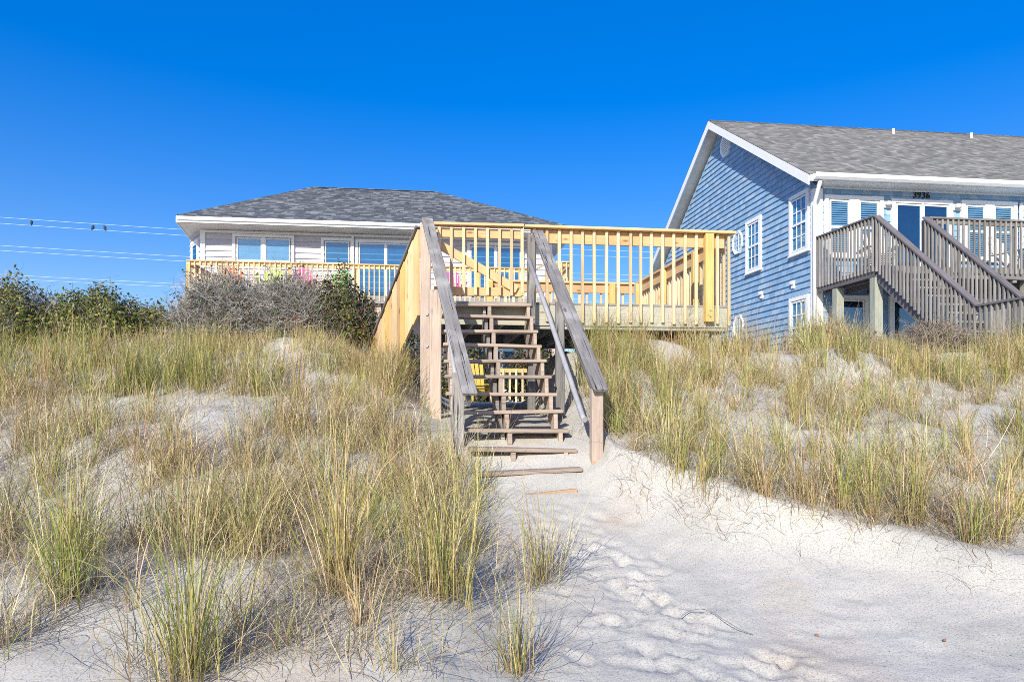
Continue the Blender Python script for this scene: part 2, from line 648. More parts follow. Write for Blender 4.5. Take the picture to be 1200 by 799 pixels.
xs = grid_axis([(-900, -100, 100), (-100, -20, 8), (-20, -9, 0.8), (-9, -1.5, 0.06), (-1.5, 4.2, 0.03), (4.2, 10, 0.06), (10, 20, 0.8), (20, 100, 8), (100, 901, 100)])
ys = grid_axis([(-300, -20, 20), (-20, 0, 2), (0, 2.6, 0.2), (2.6, 6.6, 0.03), (6.6, 12.6, 0.07), (12.6, 20, 0.4), (20, 60, 4), (60, 1600, 80)])
GX, GY = np.meshgrid(xs, ys)
GZ = height_fine(GX, GY)
nx, ny = len(xs), len(ys)
idx = np.arange(nx * ny).reshape(ny, nx)
Fq = np.stack([idx[:-1, :-1], idx[:-1, 1:], idx[1:, 1:], idx[1:, :-1]], -1).reshape(-1, 4)
ground = link('sand_dune', arr_mesh('sand_dune', np.stack([GX.ravel(), GY.ravel(), GZ.ravel()], 1), Fq, smooth=True), M_SAND, kind='structure')

TH = R(7.2)
CT, ST = math.cos(TH), math.sin(TH)


def w2(O, x, y):
    return O[0] + x * CT - y * ST, O[1] + x * ST + y * CT


D0 = (-1.18, 9.43)
L0 = (-9.89, 22.34)
R0 = (6.91, 15.97)


# ------------------------------------------------------------------ cladding: courses of separate tabs
def tabs(o, ux, uv, n, B, course, wr, tb, tt, span, pal, jit=0.1, drop=0.004, tj=0.2, gap=0.003):
    o, ux, uv, n = (np.array(v, float) for v in (o, ux, uv, n))
    V = []
    F = []
    C = []
    k = 0
    b = 0.0
    while b < B:
        hgt = min(course, B - b)
        a0, a1 = span(b + hgt * 0.5)
        a = a0 - rng.uniform(0, wr[1]) * 0.5
        while a < a1:
            wd = rng.uniform(*wr)
            l, r = max(a, a0), min(a + wd - gap, a1)
            a += wd
            if r - l < 0.02:
                continue
            q = tb * rng.uniform(1 - tj, 1 + tj)
            d = rng.uniform(-1, 1) * drop
            base = [(l, b + d, 0), (r, b + d, 0), (l, b + d, q), (r, b + d, q), (l, b + hgt * 1.02, tt), (r, b + hgt * 1.02, tt), (l, b + hgt * 1.02, 0), (r, b + hgt * 1.02, 0)]
            V += [o + ux * x + uv * y + n * z for x, y, z in base]
            F += [(k + 2, k + 3, k + 5, k + 4), (k, k + 1, k + 3, k + 2), (k, k + 2, k + 4, k + 6), (k + 1, k + 7, k + 5, k + 3)]
            c = np.array(pal[rng.integers(len(pal))]) * rng.uniform(1 - jit, 1 + jit)
            C += [c] * 8
            k += 8
        b += course
    return np.array(V), np.array(F), np.array(C)


def frame_M(o, x, y, z):
    M = Matrix((Vector(x), Vector(y), Vector(z))).transposed().to_4x4()
    M.translation = Vector(o)
    return M


def window(parent, M, w, h, opens, back, gl, name='window', tw=0.09, muntin=None, meeting=False, slats=False, sill=True, trim=None):
    """a window on a wall: M puts X along the wall, Y into it, Z up, origin at the lower left of the outer trim.
    opens: list of (x0,x1,z0,z1) glazed openings inside the trim"""
    trim = trim or M_WHITE
    xs_ = sorted(opens)
    bs = [(0, w, -0.075, 0, h - tw, h), (0, tw, -0.075, 0, 0, h - tw), (w - tw, w, -0.075, 0, 0, h - tw), (tw, w - tw, -0.075, 0, 0, tw * 0.6)]
    for a, b_ in zip(xs_[:-1], xs_[1:]):
        bs.append((a[1], b_[0], -0.075, 0, tw * 0.6, h - tw))
    o = boxes(name, bs, trim, parent, M)
    if sill:
        boxes('sill', [(-0.02, w + 0.02, -0.095, -0.002, -0.035, -0.001)], trim, o, M)
    for (x0, x1, z0, z1) in opens:
        s = 0.035
        boxes('sash', [(x0, x1, -0.062, -0.03, z1 - s, z1), (x0, x1, -0.062, -0.03, z0, z0 + s), (x0, x0 + s, -0.062, -0.03, z0 + s, z1 - s), (x1 - s, x1, -0.062, -0.03, z0 + s, z1 - s)]
              + ([(x0 + s, x1 - s, -0.066, -0.03, (z0 + z1) / 2 - 0.025, (z0 + z1) / 2 + 0.025)] if meeting else []), trim, o, M)
        boxes('backing', [(x0 + s, x1 - s, -0.030, -0.0285, z0 + s, z1 - s)], back, o, M)
        if slats:
            zz = np.arange(z0 + s + 0.02, z1 - s - 0.02, 0.05)
            boxes('blind', [(x0 + s + 0.01, x1 - s - 0.01, -0.042, -0.032, z, z + 0.028) for z in zz], M_BLIND, o, M, kind='stuff')
        boxes('pane', [(x0 + s, x1 - s, -0.048, -0.044, z0 + s, z1 - s)], gl, o, M)
        if muntin:
            c_, r_ = muntin
            mb = []
            for i in range(1, c_):
                x = x0 + s + (x1 - x0 - 2 * s) * i / c_
                mb.append((x - 0.011, x + 0.011, -0.058, -0.0485, z0 + s, z1 - s))
            for j in range(1, r_):
                z = z0 + s + (z1 - z0 - 2 * s) * j / r_
                if meeting and abs(z - (z0 + z1) / 2) < 0.03:
                    continue
                xsplit = [x0 + s] + [x0 + s + (x1 - x0 - 2 * s) * i / c_ for i in range(1, c_)] + [x1 - s]
                for i in range(c_):
                    mb.append((xsplit[i] + (0.011 if i else 0), xsplit[i + 1] - (0.011 if i < c_ - 1 else 0), -0.0575, -0.0485, z - 0.011, z + 0.011))
            boxes('muntin', mb, trim, o, M)
    return o


def poly_obj(name, verts, faces, m, parent, smooth=False):
    me = bpy.data.meshes.new(name)
    me.from_pydata(verts, [], faces)
    bm = bmesh.new()
    bm.from_mesh(me)
    bmesh.ops.recalc_face_normals(bm, faces=bm.faces)
    bm.to_mesh(me)
    bm.free()
    return link(name, me, m, parent)


# ------------------------------------------------------------------ the pale house on the left
def left_house():
    ch, sh = (0.0, 0.0), None
    H = thing('beach_house', 'pale grey house with grey hip roof behind the bushes on the left', 'house', (L0[0], L0[1], 1.6), TH)
    fp = [(0, 0), (11.28, 0), (11.28, 8.3), (-0.78, 8.3), (-0.78, 1.35)]
    link('wall', prism_mesh('wall', fp, lambda a, b, s: (a, b, 1.4 + s * 5.7)), M_WALLL, H)
    pal = [(0.51, 0.495, 0.54), (0.54, 0.525, 0.565), (0.49, 0.48, 0.53)]
    # lap boards of the front and of the angled side
    v1, f1, c1 = tabs((0, 0, 1.6), (1, 0, 0), (0, 0, 1), (0, -1, 0), 5.45, 0.185, (3.0, 3.8), 0.036, 0.004, lambda b: (0.0, 11.28), pal, 0.02, 0, 0.02, 0.001)
    d = Vector((0.78, -1.35, 0))
    l = d.length
    d.normalize()
    v2, f2, c2 = tabs((-0.78, 1.35, 1.6), d, (0, 0, 1), (d.y, -d.x, 0), 5.45, 0.185, (3.0, 3.8), 0.036, 0.004, lambda b: (0.0, l), pal, 0.02, 0, 0.02, 0.001)
    link('siding', arr_mesh('siding', np.vstack([v1, v2]), np.vstack([f1, f2 + len(v1)]), np.vstack([c1, c2])), M_SIDE, H, kind='stuff')
    boxes('corner_board', [(-0.05, 0.10, -0.045, 0.0, 1.6, 7.06)], M_WHITE, H)
    boxes('corner_board', [(11.18, 11.33, -0.045, 0.0, 1.6, 7.06)], M_WHITE, H)
    boxes('frieze_board', [(0.10, 11.18, -0.04, 0.0, 6.985, 7.06)], M_WHITE, H)
    # roof
    E = [(-0.5, -0.75), (11.95, -0.75), (11.95, 9.0), (-1.9, 9.0)]
    rz0, rz1 = 7.30, 9.75
    ra, rb = (2.84, 4.05), (7.43, 4.05)
    V = [(x, y, rz0) for x, y in E] + [(ra[0], ra[1], rz1), (rb[0], rb[1], rz1)]
    roof = poly_obj('roof', V, [(0, 1, 5, 4), (1, 2, 5), (2, 3, 4, 5), (3, 0, 4), (0, 3, 2, 1)], M_ROOFD, H)
    u = Vector((0, 4.8, 2.45))
    B = u.length
    u.normalize()
    n = Vector((0, -u.z, u.y))
    palr = [(0.10, 0.115, 0.135), (0.13, 0.145, 0.165), (0.09, 0.10, 0.12), (0.20, 0.215, 0.235), (0.155, 0.17, 0.19), (0.11, 0.125, 0.15), (0.25, 0.26, 0.275)]
    v, f, c = tabs((0, -0.78, 7.29), (1, 0, 0), u, n, B, 0.13, (0.10, 0.28), 0.018, 0.006,
                   lambda b: (-0.52 + 3.36 * b / B, 11.97 - 4.54 * b / B), palr, 0.12, 0.004)
    link('roof_shingle', arr_mesh('roof_shingle', v, f, c), M_ROOF, roof, kind='stuff')
    # hip and ridge caps
    for a, b in (((-0.5, -0.75, rz0), (*ra, rz1)), ((*ra, rz1), (*rb, rz1)), ((11.95, -0.75, rz0), (*rb, rz1))):
        a, b = Vector(a), Vector(b)
        k = int((b - a).length / 0.22)
        for i in range(0, 1):
            pts = []
        M, Ln = orient(a + Vector((0, 0, 0.03)), b + Vector((0, 0, 0.03)), (0, 0, 1))
        V2 = []
        F2 = []
        C2 = []
        for i in range(k):
            x0, x1 = -Ln / 2 + Ln * i / k, -Ln / 2 + Ln * (i + 1.1) / k
            j = len(V2)
            V2 += [(x0, -0.13, -0.05), (x0, 0, 0.012), (x0, 0.13, -0.05), (x1, -0.13, -0.055), (x1, 0, 0.0), (x1, 0.13, -0.055)]
            F2 += [(j, j + 3, j + 4, j + 1), (j + 1, j + 4, j + 5, j + 2)]
            cc = np.array(palr[rng.integers(len(palr))]) * 0.9
            C2 += [cc] * 6
        link('ridge_cap', arr_mesh('ridge_cap', V2, F2, C2), M_ROOF, roof, M, kind='stuff')
    # fascia, gutter lip, soffit
    boxes('fascia', [(-0.52, 11.97, -0.80, -0.76, 7.10, 7.285)], M_WHITE, H)
    boxes('gutter', [(-0.50, 11.95, -0.85, -0.803, 7.17, 7.275)], M_WHITE, H)
    a, b = Vector((-0.53, -0.76, 7.19)), Vector((-1.93, 9.0, 7.19))
    board('fascia', a, b, 0.035, 0.19, M_WHITE, H, b=0)
    poly_obj('soffit', [(-0.5, -0.75, 7.10), (11.95, -0.75, 7.10), (11.95, 9, 7.10), (-1.9, 9, 7.10)], [(0, 1, 2, 3)], M_OFFW, H)
    boxes('soffit_slat', [(-0.45 + 0.0 * i, 11.9, -0.74 + 0.105 * i, -0.74 + 0.105 * i + 0.095, 7.082, 7.098) for i in range(7)], M_OFFW, H, kind='stuff')
    I = lambda x, z: Matrix.Translation((x, 0, z))
    window(H, I(0.94, 6.02), 1.92, 0.94, [(0.13, 0.91, 0.08, 0.82), (1.01, 1.79, 0.08, 0.82)], M_BLINDC, M_GLASS)
    window(H, I(3.70, 6.00), 1.03, 0.92, [(0.13, 0.90, 0.08, 0.80)], M_CURTREFL, M_GLASS)
    window(H, I(4.80, 4.67), 1.95, 2.22, [(0.11, 0.96, 0.06, 2.11), (0.99, 1.84, 0.06, 2.11)], M_CURTREFL, M_GLASSD, 'sliding_door', sill=False)
    window(H, I(8.45, 4.67), 1.92, 2.24, [(0.11, 0.94, 0.06, 2.10), (0.98, 1.81, 0.06, 2.10)], M_CURTREFL, M_GLASSD, 'sliding_door', sill=False)
    window(H, I(4.9, 2.2), 1.9, 1.55, [(0.11, 0.93, 0.08, 1.42), (0.97, 1.79, 0.08, 1.42)], M_CURTREFL, M_GLASSD)
    window(H, I(8.7, 1.9), 1.8, 2.0, [(0.11, 0.88, 0.06, 1.88), (0.92, 1.69, 0.06, 1.88)], M_CURTREFL, M_GLASSD, 'sliding_door', sill=False)
    # window in the angled side
    Mx = frame_M(Vector((-0.78, 1.35, 5.35)) + d * 0.35, d, (-d.y, d.x, 0), (0, 0, 1))
    window(H, Mx, 0.86, 1.5, [(0.10, 0.76, 0.08, 1.38)], M_CURTREFL, M_GLASS)
    boxes('downspout', [(4.68, 4.75, -0.10, -0.03, 1.7, 7.0)], M_WHITE, H)
    return H


left_house()


def rail_run(T, p0, p1, zt0, zt1, zb0, zb1, m_cap, m_b, m_bal, spacing, out, cap_w=0.14, bal=0.038, sub=0.14, dbl=0.0, cap=True, cap_t=0.038, first=0.5):
    """straight railing between two plan points: cap board, board under it, and balusters nailed to the outside"""
    p0, p1 = Vector((*p0, 0)), Vector((*p1, 0))
    d = p1 - p0
    L = d.length
    o = Vector(out).to_3d().normalized()
    a = p0 + Vector((0, 0, zt0))
    b = p1 + Vector((0, 0, zt1))
    if cap:
        nrm = (b - a).cross(Vector((0, 0, 1)).cross(b - a)).normalized()
        board('cap_rail', a - Vector((0, 0, cap_t / 2)), b - Vector((0, 0, cap_t / 2)), cap_w, cap_t, m_cap, T, up=(0, 0, 1))
    lo = Vector((0, 0, cap_t + sub / 2 + 0.002))
    board('upper_board', a - lo, b - lo, sub, 0.038, m_b, T, up=o)
    n = max(1, int(L / spacing))
    for i in range(n):
        t = (i + first) / n
        q = p0 + d * t + o * (0.019 + bal / 2 + 0.001)
        zt = zt0 + (zt1 - zt0) * t - cap_t - 0.004 - dbl
        zb = zb0 + (zb1 - zb0) * t
        board('baluster', q + Vector((0, 0, zb)), q + Vector((0, 0, zt)), bal, bal, m_bal, T, up=o, b=0.003)


def left_balcony():
    T = thing('balcony', 'upper balcony with yellow wood railing across the front of the pale house', 'balcony', (L0[0], L0[1], 1.6), TH)
    for k in range(19):
        y = -2.62 + 0.14 * k
        board('deck_board', (0.35, y, 4.655), (11.3, y, 4.655), 0.132, 0.03, W_SILV, T)
    boxes('rim_board', [(0.35, 11.3, -2.74, -2.70, 4.44, 4.665)], W_SILV, T)
    for k in range(26):
        x = 0.5 + k * 0.43
        board('joist', (x, -2.69, 4.54), (x, -0.05, 4.54), 0.038, 0.18, W_NEWY, T)
    for x in (0.45, 5.68, 10.9):
        board('support_post', (x, -2.5, 1.5), (x, -2.5, 4.44), 0.19, 0.19, W_POST, T, up=(0, 1, 0))
    rail_run(T, (0.40, -2.70), (10.2, -2.70), 5.575, 5.575, 4.50, 4.50, W_NEW, W_NEW, W_BAL, 0.145, (0, -1, 0), sub=0.10)
    for x in (0.42, 1.3, 3.2, 5.05, 7.0, 8.6, 10.2):
        board('rail_post', (x, -2.64, 4.67), (x, -2.64, 5.53), 0.10, 0.085, W_NEWY, T, up=(0, 1, 0))
    rail_run(T, (0.42, -0.1), (0.42, -2.56), 5.57, 5.57, 4.50, 4.50, W_NEW, W_NEW, W_BAL, 0.145, (-1, 0, 0), sub=0.10)
    # the stepped-up landing at the right end
    rail_run(T, (10.75, -2.70), (11.35, -2.70), 5.80, 5.80, 4.50, 4.50, W_NEW, W_NEW, W_BAL, 0.145, (0, -1, 0), sub=0.12)
    board('cap_rail', (10.15, -2.70, 5.44), (10.75, -2.70, 5.78), 0.12, 0.038, W_NEW, T)
    rail_run(T, (11.35, -2.70), (11.35, -0.1), 5.80, 5.80, 4.50, 4.50, W_NEW, W_NEW, W_BAL, 0.145, (1, 0, 0), sub=0.12)
    return T


left_balcony()


def adirondack(label, m, loc, rz, group):
    T = thing('adirondack_chair', label, 'chair', loc, rz, group)
    z0 = loc[2]
    for s in (-1, 1):
        board('leg', (0.27 * s, -0.30, z0), (0.27 * s, -0.30, z0 + 0.54), 0.09, 0.022, m, T, up=(1, 0, 0), b=0.002)
        board('leg', (0.235 * s, -0.28, z0 + 0.36), (0.235 * s, 0.45, z0 + 0.03), 0.11, 0.022, m, T, up=(1, 0, 0), b=0.002)
        board('armrest', (0.30 * s, -0.40, z0 + 0.555), (0.30 * s, 0.34, z0 + 0.555), 0.13, 0.022, m, T, b=0.002)
    for i in range(6):
        t = i / 5
        board('seat_slat', (-0.26, -0.30 + 0.42 * t, z0 + 0.41 - 0.17 * t), (0.26, -0.30 + 0.42 * t, z0 + 0.41 - 0.17 * t), 0.075, 0.02, m, T, b=0.002)
    for i in range(5):
        a = (i - 2)
        hh = 0.80 - 0.035 * a * a
        board('back_slat', (a * 0.085, 0.16, z0 + 0.24), (a * 0.118, 0.16 + hh * 0.42, z0 + 0.24 + hh), 0.085, 0.02, m, T, up=(0, -1, 0.4), b=0.002)
    board('back_brace', (-0.25, 0.36, z0 + 0.60), (0.25, 0.36, z0 + 0.60), 0.07, 0.022, m, T, up=(0, -1, 0.4), b=0.002)
    return T


M_OR = paint('orange_plastic', (0.85, 0.20, 0.03), 0.45, 0.04)
M_LI = paint('lime_plastic', (0.48, 0.66, 0.10), 0.45, 0.04)
M_PK = paint('pink_plastic', (0.80, 0.10, 0.34), 0.45, 0.04)
M_GRC = paint('green_plastic', (0.16, 0.52, 0.16), 0.45, 0.04)
GC = 'bright chairs on the pale house balcony'


def put_chair(label, m, x, y, turn):
    X, Y = w2(L0, x, y)
    return adirondack(label, m, (X, Y, 4.672), TH + turn, GC)


put_chair('orange slatted chair at the left end of the balcony', M_OR, 1.35, -1.7, 0.15)
put_chair('lime green slatted chair below the double window of the pale house', M_LI, 2.45, -1.7, -0.1)
put_chair('pink slatted chair between lime and dark green chairs on the balcony', M_PK, 3.45, -1.7, 0.2)
put_chair('dark green slatted chair left of the sliding door', M_GRC, 4.45, -1.6, -0.15)
put_chair('pink slatted chair seen through the gate below the brace', M_PK, 7.95, -1.7, 0.1)


# ------------------------------------------------------------------ the blue house on the right
def right_house():
    H = thing('beach_house', 'blue shingled house numbered 3936 with a tall gable on the right', 'house', (R0[0], R0[1], 1.6), TH)
    pent = [(0, 1.3), (10.2, 1.3), (10.2, 6.55), (5.1, 9.75), (0, 6.55)]
    link('wall', prism_mesh('wall', pent, lambda a, b, s: (s * 15.0, a, b)), M_WALLB, H)
    pal = [(0.25, 0.405, 0.59), (0.285, 0.435, 0.605), (0.225, 0.38, 0.57), (0.255, 0.42, 0.62), (0.34, 0.465, 0.605)]
    v, f, c = tabs((0, 10.2, 1.7), (0, -1, 0), (0, 0, 1), (-1, 0, 0), 8.0, 0.15, (0.10, 0.24), 0.034, 0.004,
                   lambda b: (0.0, 10.2) if 1.7 + b < 6.5 else ((1.7 + b - 6.5) * 5.1 / 3.2, 10.2 - (1.7 + b - 6.5) * 5.1 / 3.2), pal, 0.09, 0.002, 0.05, 0.002)
    v2, f2, c2 = tabs((0, 0, 1.7), (1, 0, 0), (0, 0, 1), (0, -1, 0), 4.85, 0.15, (0.10, 0.26), 0.022, 0.004, lambda b: (0.0, 15.0), pal, 0.09, 0.002, 0.05, 0.002)
    link('wall_shingle', arr_mesh('wall_shingle', np.vstack([v, v2]), np.vstack([f, f2 + len(v)]), np.vstack([c, c2])), M_SHIN, H, kind='stuff')
    # roof: two slopes
    u = Vector((0, 5.5, 3.36))
    B = u.length
    un = u.normalized()
    n = Vector((0, -un.z, un.y))
    x0, x1 = -0.36, 15.4
    th = 0.16
    e0 = Vector((0, -0.4, 6.64))
    rdg = Vector((0, 5.1, 10.0))
    e2 = Vector((0, 10.6, 6.64))
    V = [(x0, *e0.yz), (x1, *e0.yz), (x1, *rdg.yz), (x0, *rdg.yz), (x0, *e2.yz), (x1, *e2.yz)]
    V += [(x, y, z - th) for x, y, z in V]
    roof = poly_obj('roof', V, [(0, 1, 2, 3), (3, 2, 5, 4), (6, 9, 8, 7), (9, 10, 11, 8), (0, 3, 9, 6), (3, 4, 10, 9), (1, 7, 8, 2), (2, 8, 11, 5), (0, 6, 7, 1), (4, 5, 11, 10)], M_OFFW, H)
    palr = [(0.21, 0.205, 0.20), (0.235, 0.23, 0.22), (0.185, 0.18, 0.175), (0.27, 0.265, 0.25), (0.22, 0.215, 0.205), (0.31, 0.30, 0.29)]
    v, f, c = tabs(Vector((0, 0, 0)) + e0 + n * 0.004 - un * 0.03, (1, 0, 0), un, n, B + 0.03, 0.14, (0.09, 0.22), 0.014, 0.005, lambda b: (x0 - 0.03, x1), palr, 0.12, 0.003)
    link('roof_shingle', arr_mesh('roof_shingle', v, f, c), M_ROOF, roof, kind='stuff')
    u2 = Vector((0, -5.5, 3.36)).normalized()
    n2 = Vector((0, u2.z, -u2.y))
    n2 = Vector((0, 3.36, 5.5)).normalized()
    v, f, c = tabs(e2 + n2 * 0.004, (-1, 0, 0), u2, n2, B, 0.14, (0.09, 0.22), 0.014, 0.005, lambda b: (-x1, -x0 + 0.03), palr, 0.12, 0.003)
    link('roof_shingle', arr_mesh('roof_shingle', v, f, c), M_ROOF, roof, kind='stuff')
    k = 60
    V2, F2, C2 = [], [], []
    for i in range(k):
        a, b = x0 + (x1 - x0) * i / k, x0 + (x1 - x0) * (i + 1.1) / k
        j = len(V2)
        V2 += [(a, 4.95, 9.935), (a, 5.1, 10.035), (a, 5.25, 9.935), (b, 4.95, 9.93), (b, 5.1, 10.025), (b, 5.25, 9.93)]
        F2 += [(j, j + 3, j + 4, j + 1), (j + 1, j + 4, j + 5, j + 2)]
        C2 += [np.array(palr[rng.integers(len(palr))]) * 0.6] * 6
    link('ridge_cap', arr_mesh('ridge_cap', V2, F2, C2), M_ROOF, roof, kind='stuff')
    # rake boards on the gable edge
    for s in (1, -1):
        ya, yb = (-0.40, 5.1) if s > 0 else (10.6, 5.1)
        poly = [(ya, 6.63), (yb, 9.99), (yb, 9.76), (ya, 6.40)]
        link('rake_board', prism_mesh('rake_board', poly, lambda a, b, t: (x0 - 0.030 * t - 0.002, a, b)), M_WHITE, H)
    boxes('fascia', [(x0, x1, -0.44, -0.402, 6.48, 6.62)], M_WHITE, H)
    gut = [(-0.445, 6.50), (-0.52, 6.50), (-0.57, 6.55), (-0.57, 6.635), (-0.555, 6.635), (-0.555, 6.56), (-0.51, 6.515), (-0.46, 6.515), (-0.46, 6.635), (-0.445, 6.635)]
    link('gutter', prism_mesh('gutter', gut, lambda a, b, t: (-0.30 + t * 15.6, a, b)), M_WHITE, H)
    boxes('soffit', [(0.0, 15.0, -0.40, -0.03, 6.485, 6.51)], M_WHITE, H)
    boxes('frieze_board', [(0.17, 15.0, -0.05, 0.0, 6.45, 6.484)], M_WHITE, H)
    boxes('corner_board', [(-0.045, 0.0, 0.0, 0.10, 1.6, 6.44)], M_WHITE, H)
    boxes('corner_board', [(-0.045, 0.16, -0.055, 0.0, 1.6, 6.44)], M_WHITE, H)
    link('downspout', tube_mesh('downspout', [(-0.14, -0.45, 6.50), (-0.14, -0.42, 6.40), (-0.08, -0.14, 6.12), (-0.06, -0.10, 6.0), (-0.06, -0.10, 1.7)], 0.045, 8), M_WHITE, H, smooth=False)
    # gable windows: X runs along the wall towards the camera, Y into the wall
    G = lambda y, z: frame_M((0, y, z), (0, -1, 0), (1, 0, 0), (0, 0, 1))
    for (y, z, w_, h_) in ((3.33, 5.09, 0.86, 1.42), (1.02, 5.10, 0.86, 1.42), (1.02, 2.66, 0.86, 1.42)):
        window(H, G(y, z), w_, h_, [(0.10, w_ - 0.10, 0.07, h_ - 0.11)], M_BLINDC, M_GLASS, muntin=(3, 4), meeting=True)
    # octagonal windows and the louvred gable vent

    def octagon(name, y, z, r, louvre=False):
        sq = 0.92
        ring = lambda rr: [(y + rr * sq * math.cos(math.pi / 8 + k * math.pi / 4), z + rr * 1.0 * math.sin(math.pi / 8 + k * math.pi / 4)) for k in range(8)]
        V, F = [], []
        for xo, rr in ((0.0, r), (-0.075, r), (-0.06, r * 0.80), (-0.03, r * 0.80)):
            V += [(xo, a, b) for a, b in ring(rr)]
        for q in range(3):
            for k in range(8):
                F.append((q * 8 + k, q * 8 + (k + 1) % 8, (q + 1) * 8 + (k + 1) % 8, (q + 1) * 8 + k))
        o = poly_obj(name, V, F, M_WHITE, H)
        V = [(-0.04, a, b) for a, b in ring(r * 0.81)]
        if louvre:
            poly_obj('backing', [(-0.03, a, b) for a, b in ring(r * 0.81)], [tuple(range(8))], M_OFFW, o)
            boxes('louvre', [(-0.060, -0.034, y - r * 0.5, y + r * 0.5, z - r * 0.72 + 0.06 * k, z - r * 0.72 + 0.06 * k + 0.035) for k in range(int(r * 1.44 / 0.06))], M_WHITE, o, kind='stuff')
        else:
            poly_obj('backing', [(-0.03, a, b) for a, b in ring(r * 0.81)], [tuple(range(8))], M_BLINDC, o)
            poly_obj('pane', V, [tuple(range(8))], M_GLASS, o)
            mb = []
            for k in (-1, 1):
                mb.append((-0.055, -0.042, y + k * 0.085 - 0.006, y + k * 0.085 + 0.006, z - r * 0.70, z + r * 0.70))
            o2 = boxes('muntin', mb, M_WHITE, o)
            boxes('muntin', [(-0.0545, -0.0425, y - r * 0.65, y + r * 0.65, z + k * 0.10 - 0.006, z + k * 0.10 + 0.006) for k in (-1, 1)], M_WHITE, o)
        return o
    octagon('window', 3.87, 6.08, 0.34)
    octagon('window', 3.80, 3.70, 0.34)
    octagon('gable_vent', 4.66, 9.13, 0.36, True)
    for y, z in ((2.46, 4.40), (0.88, 4.41)):
        boxes('wall_vent', [(-0.06, 0, y - 0.06, y + 0.06, z - 0.10, z + 0.08), (-0.09, -0.06, y - 0.065, y + 0.065, z, z + 0.085)], M_WHITE, H)
    # ocean front
    I = lambda x, z: Matrix.Translation((x, 0, z))
    for x in (0.21, 3.63):
        window(H, I(x, 4.90), 1.44, 1.40, [(0.12, 0.60, 0.06, 1.29), (0.84, 1.32, 0.06, 1.29)], M_DARK, M_GLASS, slats=True, meeting=True)
    window(H, I(1.86, 4.25), 1.54, 2.02, [(0.11, 0.75, 0.05, 1.91), (0.79, 1.43, 0.05, 1.91)], M_DARK, M_GLASSD, 'sliding_door', sill=False)
    for x in (0.42, 1.80):
        window(H, I(x, 2.60), 0.86, 1.42, [(0.10, 0.76, 0.07, 1.32)], M_DARK, M_GLASSD)
    for x in (3.4, 5.6):
        window(H, I(x, 2.20), 1.5, 1.8, [(0.10, 1.40, 0.07, 1.68)], M_DARK, M_GLASSD)
    for x in (1.755, 3.505):
        o = boxes('wall_lamp', [(x - 0.09, x + 0.09, -0.05, -0.02, 6.06, 6.22)], M_WHITE, H)
        link('lamp_shade', tube_mesh('lamp_shade', [(x - 0.07, -0.10, 6.14), (x - 0.03, -0.11, 6.14), (x + 0.03, -0.11, 6.14), (x + 0.07, -0.10, 6.14)], [0.03, 0.06, 0.06, 0.03], 10), paint('lamp_glass', (0.7, 0.68, 0.62), 0.3), o)
    # the number over the door
    cu = bpy.data.curves.new('house_number', 'FONT')
    cu.body = '3936'
    cu.size = 0.24
    cu.extrude = 0.008
    cu.offset = 0.001
    cu.space_character = 1.05
    tmp = bpy.data.objects.new('tmp_number', cu)
    COL.objects.link(tmp)
    bpy.context.view_layer.update()
    me = bpy.data.meshes.new_from_object(tmp.evaluated_get(bpy.context.evaluated_depsgraph_get()))
    bpy.data.objects.remove(tmp)
    me.name = 'house_number'
    me.materials.clear()
    xs_ = [v_.co.x for v_ in me.vertices]
    wtxt = max(xs_) - min(xs_)
    sc = 0.42 / wtxt
    Mt = Matrix.Translation((2.415 - min(xs_) * sc, -0.04, 6.315)) @ Matrix.Rotation(R(90), 4, 'X') @ Matrix.Diagonal((sc, sc, 1, 1))
    me.transform(Mt)
    link('house_number', me, M_BLACK, H)
    # plumbing vents on the ridge
    for x in (5.19, 7.77):
        link('vent_pipe', tube_mesh('vent_pipe', [(x, 4.5, 9.5), (x, 4.5, 9.80)], 0.04, 10), M_WHITE, roof)
    return H


right_house()


def privacy_wall():
    H = thing('privacy_wall', 'short blue shingled partition at the right edge of the grey balcony', 'wall', (R0[0], R0[1], 4.25), TH)
    boxes('wall', [(5.22, 5.36, -1.6, -0.06, 4.28, 6.28)], M_WALLB, H)
    pal = [(0.25, 0.405, 0.59), (0.285, 0.435, 0.605), (0.225, 0.38, 0.57)]
    v, f, c = tabs((5.22, -0.06, 4.28), (0, -1, 0), (0, 0, 1), (-1, 0, 0), 2.0, 0.15, (0.10, 0.24), 0.034, 0.004, lambda b: (0, 1.54), pal, 0.09, 0.002, 0.05, 0.002)
    link('wall_shingle', arr_mesh('wall_shingle', v, f, c), M_SHIN, H, kind='stuff')
    boxes('corner_board', [(5.12, 5.215, -0.10, -0.056, 4.28, 6.28)], M_WHITE, H)


privacy_wall()


